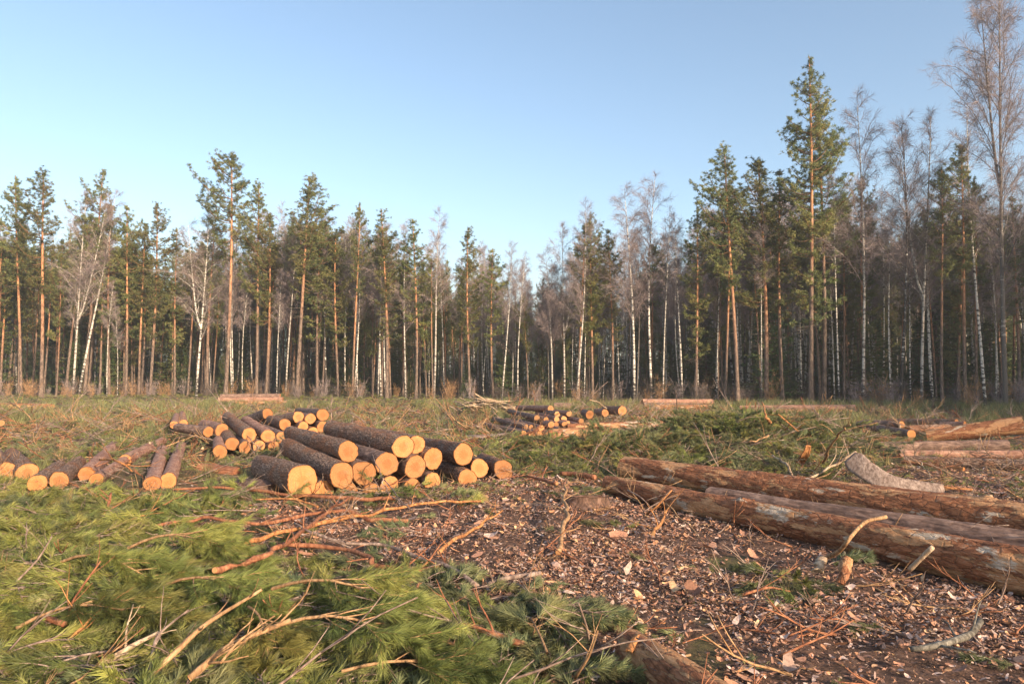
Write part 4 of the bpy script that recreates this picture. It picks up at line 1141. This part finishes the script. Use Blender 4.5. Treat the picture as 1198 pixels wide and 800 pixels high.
# ---------------------------------------------------------------- trees
def bent(H, seed, lean=.012, n=16):
    t = np.linspace(0, 1, n); r = np.random.default_rng(seed)
    a, b = r.random(2) * 6
    return np.stack([H * lean * (np.sin(t * 3 + a) - math.sin(a)), H * lean * (np.sin(t * 2.6 + b) - math.sin(b)), t * H], -1)
def at(c, z, H):
    i = np.clip(np.asarray(z) / H * (len(c) - 1), 0, len(c) - 1.001); k = i.astype(int); f = (i - k)[..., None]
    return c[k] * (1 - f) + c[k + 1] * f

def tufts(mb, C, size, per, width, r, up=.25, mat=0, flat=.7):
    n = len(C)
    d = r.normal(0, 1, (n, per, 3)); d[..., 2] = d[..., 2] * flat + up
    d /= np.linalg.norm(d, axis=-1, keepdims=True)
    B = np.repeat(C[:, None], per, 1) + r.normal(0, size * .22, (n, per, 3))
    needles(mb, B.reshape(-1, 3), d.reshape(-1, 3), size * (.6 + .8 * r.random(n * per)), width * (.7 + .6 * r.random(n * per)), mat, r)

def pine(seed, H=20.0, cf=.45, wid=2.0, dens=1.15, r0=.125):
    cf = cf + .13 if cf < .6 else cf + .05
    """returns trunk MB (mat 0 bark, 1 dead limb) and crown MB (0 needles, 1 limb)"""
    r = np.random.default_rng(seed); tr, cr = MB(), MB(); c = bent(H, seed)
    z = c[:, 2] / H; add_tube(tr, c, r0 * (1 - z) ** .75 + .02 + .06 * np.exp(-z * 40), 10, 0, cap=False)
    zb = H * (1 - cf); A, B = [], []
    for k in range(int(12 + 10 * r.random())):      # dead stubs below the crown
        zz = H * .2 + (zb - H * .2) * r.random(); p = at(c, zz, H); a = r.random() * 6.28; l = .3 + 1.2 * r.random()
        A.append(p); B.append(p + np.array([math.cos(a), math.sin(a), .1 - .3 * r.random()]) * l)
    cones(tr, A, B, .02, 1)
    zz = zb; C = []; A, B, RR = [], [], []
    gap = r.random() * 6.28
    while zz < H - .15:
        t = (H - zz) / (H - zb)            # 0 top, 1 bottom
        prof = (min(1, t * 2.1 + .10)) * (1 - .45 * max(0, t - .45) / .55)
        for b in range(r.integers(3, 6)):
            if r.random() < .15 + .5 * max(0, t - .6) / .4: continue
            a = r.random() * 6.28; side = .75 + .35 * math.cos(a - gap)
            L = 1.22 * wid * prof * side * (.62 + .45 * r.random())
            rise = .9 - 1.0 * t + r.normal(0, .15)
            p0 = at(c, zz + r.normal(0, .08), H); u = np.array([math.cos(a), math.sin(a), 0])
            bow = np.array([p0 + u * L * f + np.array([0, 0, L * (rise * f - .25 * math.sin(f * PI) * t + .28 * f * f)]) for f in np.linspace(0, 1, 5)])
            add_tube(cr, bow, np.linspace(.035, .012, 5) * (.6 + L * .25), 4, 1, cap=False)
            nt = max(3, int(L * 6.5 * dens))
            for q in range(nt):
                f = .30 + .70 * r.random() ** .75 if L > .8 else r.random()
                i = min(int(f * 4), 3); p = bow[i] * (1 - (f * 4 - i)) + bow[i + 1] * (f * 4 - i)
                sd = np.array([-u[1], u[0], 0]) * r.normal(0, .26) * L ** .7 * (1.2 - .5 * f) + np.array([0, 0, .10 * r.random() * L])
                e = p + sd
                if r.random() < .6: A.append(p); B.append(e); RR.append(.012)
                C.append(e); C.append(e + r.normal(0, .14, 3))
        zz += .34 + .18 * r.random()
    C.append(at(c, H - .05, H)); C.append(at(c, H + 0 * .1 - .25, H)); C = np.array(C)
    cones(cr, A, B, np.array(RR), 1)
    tufts(cr, C, .17, 21, .033, r)
    return tr, cr

def spruce(seed, H=8.0, wid=1.9):
    r = np.random.default_rng(seed); tr, cr = MB(), MB(); c = bent(H, seed, .006)
    z = c[:, 2] / H; add_tube(tr, c, .08 * (1 - z) + .012, 8, 0, cap=False)
    C = []; zz = .25
    while zz < H:
        t = (H - zz) / H
        for b in range(6):
            if r.random() < .15: continue
            a = r.random() * 6.28; L = wid * (t ** .8) * (.6 + .5 * r.random()) + .1; p0 = at(c, min(zz, H - .01), H); u = np.array([math.cos(a), math.sin(a), 0])
            P = [p0 + u * L * f + np.array([0, 0, -.18 * L * math.sin(f * 2.6) + (.5 * (1 - t)) * L * f]) for f in np.linspace(0, 1, 4)]
            add_tube(cr, P, np.linspace(.02, .008, 4), 3, 1, cap=False)
            nt = max(2, int(L * 9)); f = r.random(nt) ** .7
            for q in f:
                C.append(p0 + u * L * q + np.array([-u[1], u[0], 0]) * r.normal(0, .17) * L * (1.1 - q * .6) + np.array([0, 0, -.18 * L * math.sin(q * 2.6) + (.5 * (1 - t)) * L * q]))
        zz += .24
    C = np.array(C); tufts(cr, C, .17, 8, .045, r, up=-.1, flat=.45)
    return tr, cr

def birch(seed, H=19.0, start=.35, wid=2.3, dens=1.0, r0=.10, fork=False, white_limbs=True, fw=1.0):
    r = np.random.default_rng(seed); tr, cr = MB(), MB(); c = bent(H, seed, .02, 20)
    z = c[:, 2] / H; add_tube(tr, c, r0 * (1 - z) ** .9 + .012, 10, 0, cap=False)
    stems = [(c, H, start)]
    if fork:
        zf = H * (.35 + .2 * r.random()); p = at(c, zf, H); a = r.random() * 6.28; n = 12; t = np.linspace(0, 1, n)
        L = H - zf - 1.0
        c2 = p + np.stack([np.cos(a) * fw * (1.0 * np.sqrt(t) + .5 * t), np.sin(a) * fw * (1.0 * np.sqrt(t) + .5 * t), t * L], -1)
        add_tube(tr, c2, .07 * (1 - t) + .012, 8, 0, cap=False); stems.append((c2, L, .1))
    A2, B2, R2 = [], [], []
    for cc, HH, st in stems:
        nb = int(30 * dens * (HH / H))
        for k in range(nb):
            f = st + (1 - st) * (k + r.random()) / nb; i = f * (len(cc) - 1.001); i0 = int(i); p = cc[i0] * (1 - i + i0) + cc[i0 + 1] * (i - i0)
            t = (1 - f) / (1 - st); a = r.random() * 6.28; u = np.array([math.cos(a), math.sin(a), 0])
            L = (wid * (t ** .65) * 1.25 + .35) * (.6 + .5 * r.random()); inc = .95 + .5 * r.random()
            P = [p]; d = u * .75 + np.array([0, 0, inc]); sg = 6
            for s in range(sg):
                d = d / np.linalg.norm(d) + r.normal(0, .10, 3) + np.array([0, 0, .02 - .05 * s]); P.append(P[-1] + d / np.linalg.norm(d) * L / sg * 1.25)
            P = np.array(P)
            add_tube(tr if white_limbs and L > 1.0 else cr, P, np.linspace(.015, .005, sg + 1) * (.6 + L * .28), 4, 0, cap=False)
            for q in range(int(9 + L * 8)):
                ff = .15 + .85 * r.random(); j = ff * (sg - .001); j0 = int(j); p2 = P[j0] * (1 - j + j0) + P[j0 + 1] * (j - j0)
                dd = P[j0 + 1] - P[j0]; dd = dd / np.linalg.norm(dd) + r.normal(0, .55, 3); dd /= np.linalg.norm(dd)
                l = (.35 + .55 * r.random()) * (1.25 - ff * .5) * (.5 + L * .22)
                m = p2 + dd * l * .55; e = m + (dd * .5 + np.array([0, 0, -.10])) * l * .8
                A2 += [p2, m]; B2 += [m, e]; R2 += [.0065, .005]
                for w in range(7):
                    g = r.random(); b0 = p2 + (m - p2) * g if w < 2 else m + (e - m) * g
                    d3 = dd + r.normal(0, .6, 3); d3[2] -= .15; d3 /= np.linalg.norm(d3); l3 = .18 + .38 * r.random()
                    A2.append(b0); B2.append(b0 + d3 * l3); R2.append(.0042)
    cones(cr, np.array(A2), np.array(B2), np.array(R2), 0, .5)
    return tr, cr

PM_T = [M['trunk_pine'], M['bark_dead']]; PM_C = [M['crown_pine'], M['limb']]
def build_set(fn, specs, tm, cm):
    out = []
    for s in specs:
        tr, cr = fn(**s); out.append((tr.mesh('trunk', tm), cr.mesh('crown', cm, smooth=False), s.get('H', 20.0), tr, cr))
    return out
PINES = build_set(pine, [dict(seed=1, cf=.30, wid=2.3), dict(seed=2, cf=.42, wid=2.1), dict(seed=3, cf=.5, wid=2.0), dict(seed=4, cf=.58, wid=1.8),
                         dict(seed=5, cf=.36, wid=1.6), dict(seed=6, cf=.48, wid=2.3), dict(seed=7, cf=.62, wid=1.9), dict(seed=8, cf=.40, wid=1.8), dict(seed=9, cf=.72, wid=1.9)], PM_T, PM_C)
SPR = build_set(spruce, [dict(seed=s, H=8.0, wid=1.5 + .2 * (s % 3)) for s in (31, 32, 33, 34)], PM_T, [M['crown_spruce'], M['limb']])
BIR = build_set(birch, [dict(seed=41, H=19.0, white_limbs=False, wid=2.5, dens=1.3), dict(seed=42, H=19.0, start=.45, wid=1.9), dict(seed=43, H=19.0, start=.5, wid=1.6, r0=.08),
                        dict(seed=44, H=19.0, start=.3, wid=2.6, fork=True, dens=1.2), dict(seed=45, H=19.0, start=.55, wid=1.5, r0=.075), dict(seed=46, H=19.0, start=.38, wid=2.4, r0=.09, white_limbs=False, dens=1.3)],
                [M['trunk_birch'], M['bark_dead']], [M['twig_birch']])
BIR += build_set(birch, [dict(seed=47, H=19.0, start=.28, wid=2.6, r0=.11, white_limbs=True, fork=True, dens=1.9, fw=.45), dict(seed=48, H=19.0, start=.4, wid=2.1, r0=.09, dens=1.4)],
                 [M['trunk_birch_shaded'], M['bark_dead']], [M['twig_birch']])

def put_tree(kind, v, base, H, lean, label, group=None, yaw=None, wide=1.0, r=rng):
    S = {'pine': PINES, 'spruce': SPR, 'birch': BIR}[kind]; tm, cm, H0, _, _ = S[v % len(S)]
    nm = {'pine': 'pine_tree', 'spruce': 'young_spruce', 'birch': 'birch_tree'}[kind]
    e = empty(nm, base, label, {'pine': 'pine', 'spruce': 'spruce', 'birch': 'birch'}[kind], group)
    s = H / H0; e.scale = (s * wide, s * wide, s)
    yaw = r.random() * 6.28 if yaw is None else yaw
    e.rotation_euler = (Euler((0, 0, yaw)).to_matrix().to_4x4().to_3x3()).to_euler()
    rot = Vector((0, 0, 1)).rotation_difference(Vector((lean[0], lean[1], 1)).normalized()).to_matrix() @ Matrix.Rotation(yaw, 3, 'Z')
    e.rotation_euler = rot.to_euler()
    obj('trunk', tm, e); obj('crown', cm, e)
    return e

EDGE = [(-400, 56), (0, 58), (300, 58), (420, 54), (600, 50), (760, 46), (950, 42), (1198, 38), (1500, 33)]
def edge(px): return float(np.interp(px, [a for a, b in EDGE], [b for a, b in EDGE]))

TREES = [
 # kind, variant, base px, depth beyond the edge, top px, top py, label, wide
 ('pine', 4, 27, 1, 24, 208, 'slim pine with a small high crown, outermost at the picture edge', .9),
 ('pine', 1, 50, -1, 62, 203, 'thick orange-trunked pine leaning slightly over, second from the picture edge', 1.15),
 ('birch', 3, 87, 0, 108, 226, 'white birch stem leaning toward the tall pines, outer one of the leaning twins', 1),
 ('birch', 1, 94, .5, 122, 224, 'white birch stem leaning toward the tall pines, inner one of the leaning twins', 1),
 ('pine', 2, 101, 1.5, 115, 198, 'pine with a bent orange trunk rising behind the leaning twin birches', 1),
 ('birch', 4, 127, .5, 134, 330, 'short thin birch directly before the pine next to the leaning twins', .9),
 ('pine', 5, 130, 2, 133, 240, 'dense pine one step beyond the pine behind the leaning twins', 1),
 ('pine', 2, 149, 1, 154, 240, 'mid-height pine with a rounded top before a gap of sky', 1),
 ('birch', 2, 139, .2, 135, 360, 'thin crooked birch pole at the foot of the rounded pine', .9),
 ('pine', 7, 164, 1, 168, 262, 'lower pine between the rounded one and the straight conical one', 1),
 ('pine', 3, 177, 0, 181, 237, 'straight conical pine with an even layered crown and bright trunk', 1.05),
 ('pine', 6, 206, 1.5, 211, 268, 'shaggy dark pine before the spreading white birch', 1),
 ('birch', 3, 231, -.5, 238, 252, 'spreading white birch with thick bare limbs opening like a fan', 1.15),
 ('pine', 2, 244, 2, 247, 243, 'brownish-crowned pine standing right behind the spreading white birch', 1.1),
 ('pine', 0, 265, -1.5, 272, 181, 'tallest bare-trunked pine with a small flat-layered crown above the others', 1.1),
 ('birch', 5, 274, 1, 279, 300, 'thin birch at the side of the tallest bare-trunked pine', .9),
 ('birch', 4, 285, 0, 290, 330, 'short white birch behind the pale red log pair', .9),
 ('pine', 1, 301, 0, 309, 216, 'pine with a clean pale trunk, the nearer of two behind the pale red log pair', 1.05),
 ('pine', 5, 312, .5, 318, 248, 'pine with an orange upper trunk, second of two behind the pale red log pair', 1.05),
 ('birch', 2, 325, 0, 326, 320, 'narrow birch between the pale red log pair and the broad leaning pine', .9),
 ('pine', 1, 348, -1, 359, 211, 'broad-crowned pine with a thick leaning orange trunk', 1.3),
 ('pine', 6, 372, 1.5, 378, 250, 'dark dense pine directly beside the broad leaning one', 1.1),
 ('pine', 3, 397, 1, 397, 268, 'bushy pine with a low crown before the white-stemmed tree', 1.1),
 ('pine', 4, 413, -.5, 417, 236, 'thin pale-stemmed pine with a neat pointed top above the bushy pines', .8),
 ('birch', 5, 443, 0, 438, 268, 'bare birch with a crooked top beside the thin pale-stemmed pine', .9),
 ('pine', 6, 453, 0, 450, 246, 'dense bright green pine with a square shaggy top', 1.25),
 ('birch', 0, 475, 0, 482, 262, 'white birch with bare forked top between two shaggy pines', .9),
 ('pine', 2, 487, 0, 488, 257, 'shaggy pine with an orange double-looking trunk', 1.15),
 ('birch', 1, 508, -1, 525, 250, 'white birch leaning markedly over, alone before the dark pines', 1.0),
 ('pine', 3, 550, 0, 551, 266, 'pine with an airy crown beyond the markedly leaning birch', 1.1),
 ('pine', 2, 577, .5, 574, 290, 'lower grey-green pine at the start of the bare birch stretch', 1.1),
 ('birch', 1, 587, -.5, 594, 285, 'bright thin birch at the start of the bare birch stretch', .9),
 ('birch', 2, 606, 0, 610, 300, 'slim birch, second in the bare stretch after the bright thin one', 1),
 ('birch', 0, 646, 0, 643, 290, 'purplish-topped birch in the lowest dip of the skyline', 1),
 ('birch', 3, 660, .5, 664, 262, 'airy birch beside the pair of dark central pines', 1),
 ('pine', 5, 676, 0, 679, 262, 'first of two close dark pines in the centre of the wall of trees', 1.1),
 ('pine', 3, 693, .5, 692, 250, 'second and taller of two close dark pines in the centre', 1.1),
 ('birch', 0, 674, -1, 681, 236, 'white birch stem standing before the two close dark pines', .9),
 ('pine', 2, 716, 1, 716, 268, 'third pine behind the two close dark ones, brownish top', 1.0),
 ('birch', 0, 741, -.5, 737, 218, 'tall birch with a full hazy purple crown, first of two', 1.15),
 ('birch', 5, 762, .5, 767, 207, 'tall birch with a full hazy purple crown, second and highest of two', 1.15),
 ('birch', 2, 775, 0, 779, 250, 'slender birch beside the highest hazy birch', .9),
 ('birch', 1, 797, 0, 799, 255, 'slender birch touching the dark conical pine', .9),
 ('pine', 8, 813, 0, 815, 243, 'dark conical pine with branches far down its trunk', 1.05),
 ('pine', 7, 847, -.5, 848, 232, 'thin-trunked pine close against the high orange-stemmed pine', .9),
 ('pine', 1, 862, -1, 858, 172, 'high pine with a straight orange stem, before the group of three', 1.15),
 ('birch', 4, 890, 0, 887, 250, 'white birch pole between the high orange-stemmed pine and its neighbours', .9),
 ('pine', 5, 895, 0, 892, 182, 'broad bright-topped pine, middle of the dense group', 1.3),
 ('pine', 2, 914, .5, 912, 196, 'pine with a ragged top just before the tallest pine', 1.1),
 ('pine', 8, 947, -.5, 942, 72, 'tallest pine of all, standing clear above the forest with a ragged crown', .95),
 ('pine', 6, 962, .5, 965, 112, 'second crown pressed close behind the tallest pine', 1.0),
 ('birch', 4, 980, 0, 979, 200, 'thin white birch beneath the tallest pine', .9),
 ('birch', 0, 1007, 0, 1006, 108, 'tall lavender-topped birch next to the tallest pine', .85),
 ('pine', 3, 1010, 2, 1012, 205, 'low dark pine within the lavender-topped birch', 1.0),
 ('birch', 7, 1051, 0, 1045, 146, 'birch with a dark stem, second beyond the tallest pine', 1.05),
 ('birch', 3, 1076, .5, 1076, 140, 'forked birch with a pinkish crown between the dark-stemmed birch and the slim pines', .95),
 ('pine', 4, 1100, 0, 1092, 196, 'slim dark pine, first of three close slim pines', .9),
 ('pine', 7, 1127, .5, 1117, 172, 'slim dark pine, highest of three close slim pines', .95),
 ('pine', 4, 1140, 1, 1137, 205, 'slim dark pine, last of three, partly behind the giant birch', .9),
 ('birch', 6, 1174, -1.5, 1160, -25, 'giant forked birch with a shade-darkened stem rising out of the picture', .8),
 ('birch', 1, 1150, .5, 1146, 120, 'white-flecked birch close beside the giant one', .9),
 ('pine', 2, 1190, 2.5, 1191, 228, 'pine with a grey-green crown behind the giant birch at the picture edge', 1.1),
]
occ = []
for kind, v, bx, dd, tx, ty, lab, wide in TREES:
    Yd = edge(bx) + dd
    b = G(bx, 470, 0); X0 = (bx - 599) / F * Yd / cp
    base = Vector((X0, Yd, hz(X0, Yd) - .05)); T = P3(tx, ty, Yd)
    H = T.z - base.z
    put_tree(kind, v, base, H, ((T.x - base.x) / H, 0), lab, wide=wide)
    occ.append((X0, Yd))

# the wood behind: individual trees, three rows and more deep
zones = [(-200, 330, 'beyond the pale red log pair side'), (330, 560, ''), (560, 800, ''), (800, 1500, '')]
def skyline(px): return float(np.interp(px, [0, 60, 130, 200, 260, 340, 420, 500, 560, 620, 660, 740, 800, 860, 920, 1000, 1100, 1198], [262, 262, 250, 285, 275, 245, 262, 280, 292, 318, 300, 278, 282, 225, 225, 240, 238, 235]))
fr = np.random.default_rng(99)
cnt = {'pine': 0, 'birch': 0, 'spruce': 0}
tries = 0
while tries < 12000 and (cnt['pine'] < 240 or cnt['birch'] < 262):
    tries += 1
    px = fr.uniform(-60, 1260); depth = 1.2 + 36 * fr.random() ** 1.5
    Yd = edge(px) + depth; X0 = (px - 599) / F * Yd
    if any((X0 - a) ** 2 + (Yd - b) ** 2 < 1.1 for a, b in occ): continue
    bfrac = np.interp(px, [0, 250, 430, 560, 600, 800, 860, 960, 1198], [.22, .2, .3, .55, .88, .86, .5, .62, .72])
    kind = 'birch' if fr.random() < bfrac else 'pine'
    if cnt[kind] >= {'pine': 240, 'birch': 262}[kind]: continue
    top = skyline(px) + fr.uniform(2, 42) * (1 + depth / 45) - (12 if kind == 'birch' else 0)
    H = P3(px, top, Yd).z
    v = fr.integers(0, 9) if kind == 'pine' else fr.choice([0, 1, 2, 2, 4, 4, 5, 7])
    if kind == 'birch': lab = 'slender bare birch among many crowded stems in the wood behind the front row'
    else: lab = 'dark-crowned pine deep among the crowded trees behind the front row'
    put_tree(kind, int(v), Vector((X0, Yd, -.08)), H, (fr.normal(0, .015), 0), lab, {'birch': 'bare birches filling the wood', 'pine': 'pines filling the wood'}[kind], wide=fr.uniform(.8, 1.15), r=fr)
    cnt[kind] += 1; occ.append((X0, Yd))
# understorey of young spruce
young = [(px, d_, h_) for px, d_, h_ in zip(fr.uniform(-20, 1230, 120), 2 + 26 * fr.random(120) ** 1.1, fr.uniform(2.5, 9.5, 120))]
for px, dd, h in young:
    if 240 < px < 340 and fr.random() < .5: continue
    if px > 1030: h *= 1.25
    Yd = edge(px) + dd + .5; X0 = (px - 599) / F * Yd
    put_tree('spruce', int(fr.integers(0, 4)), Vector((X0, Yd, -.08)), h, (0, 0), 'young green conifer growing low between the tall trunks', 'young conifers under the tall trees', wide=fr.uniform(.9, 1.3), r=fr)

# the forest mass still deeper, and the wood beyond the frame on the sun side that shades the clearing
def joined(tr, cr, tm, cm):
    m = MB()
    for s, off in ((tr, 0), (cr, len(tm))):
        base = m.n; m.v += s.v; m.c += s.c
        for f, mt in s.f: m.f.append((f + base, mt + off))
        m.n += s.n
    return m.mesh('forest_tree_shape', list(tm) + list(cm), smooth=False)
fs = [joined(PINES[i][3], PINES[i][4], PM_T, PM_C) for i in (2, 3, 6, 8)] + [joined(s[3], s[4], PM_T, [M['crown_spruce'], M['limb']]) for s in SPR[:2]] + [joined(s[3], s[4], [M['trunk_birch'], M['bark_dead']], [M['twig_birch']]) for s in BIR[1:3]]
n = 1700
px = fr.uniform(-200, 1400, n); Yd = np.interp(px, [a for a, b in EDGE], [b for a, b in EDGE]) + 26 + 85 * fr.random(n) ** .9
X0 = (px - 599) / F * Yd
idx = fr.choice([0, 1, 2, 3, 4, 5, 6, 7], n, p=[.10, .16, .16, .10, .10, .10, .14, .14])
hgt = np.array([P3(float(a), skyline(float(a)) + fr.uniform(30, 95), float(b)).z for a, b in zip(px, Yd)])
low = np.arange(n) > 1150
idx = np.where(low, 4 + np.arange(n) % 2, idx); hgt = np.where(low, 7 + 6 * fr.random(n), hgt); Yd = np.where(low, Yd + 18, Yd); X0 = (px - 599) / F * Yd
scl = np.where((idx == 4) | (idx == 5), hgt / 8 * .55, np.where(idx > 5, hgt / 19, hgt / 20))
scatter('forest', np.stack([X0, Yd, np.full(n, -.1)], -1), np.stack([np.zeros(n), np.zeros(n), fr.uniform(0, 6.28, n)], -1), scl, idx, fs,
        'deep dark wood closing off the view behind the countable trees', 'forest')
def bush_src(s):
    r = np.random.default_rng(s); g = MB(); A, B = [], []
    for k in range(16):
        a = r.random() * 6.28; d = np.array([math.cos(a) * .35, math.sin(a) * .35, 1.0]); p = np.array([r.normal(0, .15), r.normal(0, .15), 0]); h = 1 + 1.3 * r.random()
        for q in range(4):
            e = p + (d + r.normal(0, .15, 3)) * h / 4; A.append(p); B.append(e)
            for w_ in range(3):
                f = r.normal(0, .5, 3); f[2] = abs(f[2]); A.append(p); B.append(p + f * .5)
            p = e
    cones(g, A, B, .011, 0, .4); return g.mesh('bush_shape', [[M['twig_birch'], M['branch_tan'], M['bark_dead']][s % 3]], smooth=False)
n = 260
px = fr.uniform(-60, 1260, n); Yd = np.interp(px, [a for a, b in EDGE], [b for a, b in EDGE]) - 1.5 + 12 * fr.random(n) ** 1.6
scatter('undergrowth', np.stack([(px - 599) / F * Yd, Yd, np.full(n, -.05)], -1), np.stack([np.zeros(n), np.zeros(n), fr.uniform(0, 6.28, n)], -1), fr.uniform(.25, .9, n), fr.integers(0, 6, n), [bush_src(s) for s in range(6)],
        'thin leafless brushwood along the foot of the trees', 'undergrowth')
SIDE_X = 60
n = 300
y = fr.uniform(-85, 34, n); x = np.interp(y, [-85, -3, 30, 34], [56, 54, 37, 36]) + fr.uniform(0, 14, n)
k = (x / np.maximum(y, .1) > .92) | (y < 0)
x, y = x[k], y[k]; n = len(x)
scatter('side_forest', np.stack([x, y, np.full(n, -.1)], -1), np.stack([np.zeros(n), np.zeros(n), fr.uniform(0, 6.28, n)], -1), fr.uniform(.9, 1.15, n) * np.where(np.arange(n) % 3 == 0, .9, 1), np.where(np.arange(n) % 3 == 0, 4, fr.integers(0, 4, n)), fs[:5],
        'wood continuing along the sunward side of the clearing', 'forest')

# ---------------------------------------------------------------- air
hm = bpy.data.materials.new('haze'); hm.use_nodes = True; ht = hm.node_tree; ht.nodes.clear()
ho = ht.nodes.new('ShaderNodeOutputMaterial'); pv = ht.nodes.new('ShaderNodeVolumePrincipled')
pv.inputs['Color'].default_value = (.86, .92, 1.0, 1); pv.inputs['Density'].default_value = .0009; pv.inputs['Anisotropy'].default_value = .2
ht.links.new(pv.outputs[0], ho.inputs['Volume'])
b = MB(); x0, x1, y0, y1, z0, z1 = -640, 640, -440, 640, -1.5, 34
b.add([(x, y, z) for z in (z0, z1) for y in (y0, y1) for x in (x0, x1)], [(0, 2, 3, 1), (4, 5, 7, 6), (0, 1, 5, 4), (1, 3, 7, 5), (3, 2, 6, 7), (2, 0, 4, 6)])
tag(obj('haze', b.mesh('haze', [hm], smooth=False)), 'thin pale evening haze hanging between the trees', 'haze', kind='stuff')

# ---------------------------------------------------------------- sky, sun, camera
SUN_AZ, SUN_EL = R(38), R(16.5)      # azimuth measured from straight behind the camera toward its right
S = Vector((math.sin(SUN_AZ) * math.cos(SUN_EL), -math.cos(SUN_AZ) * math.cos(SUN_EL), math.sin(SUN_EL)))
w = bpy.data.worlds.new('World'); scene.world = w; w.use_nodes = True
nt = w.node_tree; bg = nt.nodes['Background']
sk = nt.nodes.new('ShaderNodeTexSky'); sk.sky_type = 'NISHITA'; sk.sun_disc = False
sk.sun_elevation = SUN_EL; sk.sun_rotation = math.atan2(S.x, S.y)
sk.air_density = 1.0; sk.dust_density = 2.2; sk.ozone_density = 2.4; sk.altitude = 100
tn = nt.nodes.new('ShaderNodeMix'); tn.data_type = 'RGBA'; tn.blend_type = 'MULTIPLY'; tn.inputs[0].default_value = 1
tn.inputs[7].default_value = (1.17, 1.06, .94, 1); nt.links.new(sk.outputs[0], tn.inputs[6]); nt.links.new(tn.outputs[2], bg.inputs[0]); bg.inputs[1].default_value = .145
sl = bpy.data.lights.new('sun', 'SUN'); sl.energy = 4.3; sl.angle = R(.6); sl.color = (1.0, .78, .55)
so = bpy.data.objects.new('sun', sl); COL.objects.link(so); so.location = (60, -60, 40)
so.rotation_euler = (-S).to_track_quat('-Z', 'Y').to_euler()

cam = bpy.data.cameras.new('camera'); cam.sensor_width = 36; cam.lens = 36 * F / 1198; cam.clip_end = 5000; cam.clip_start = .05
co = bpy.data.objects.new('camera', cam); COL.objects.link(co)
co.location = (0, 0, CAMZ); co.rotation_euler = (R(90) + PITCH, 0, 0)
scene.camera = co
vs = scene.view_settings
vs.view_transform = 'Standard'; vs.look = 'None'; vs.gamma = 1; vs.use_curve_mapping = False; vs.exposure = 1.1
scene.cycles.use_denoising = True
scene.cycles.max_bounces = 6; scene.cycles.diffuse_bounces = 3; scene.cycles.transparent_max_bounces = 4
scene.render.film_transparent = False
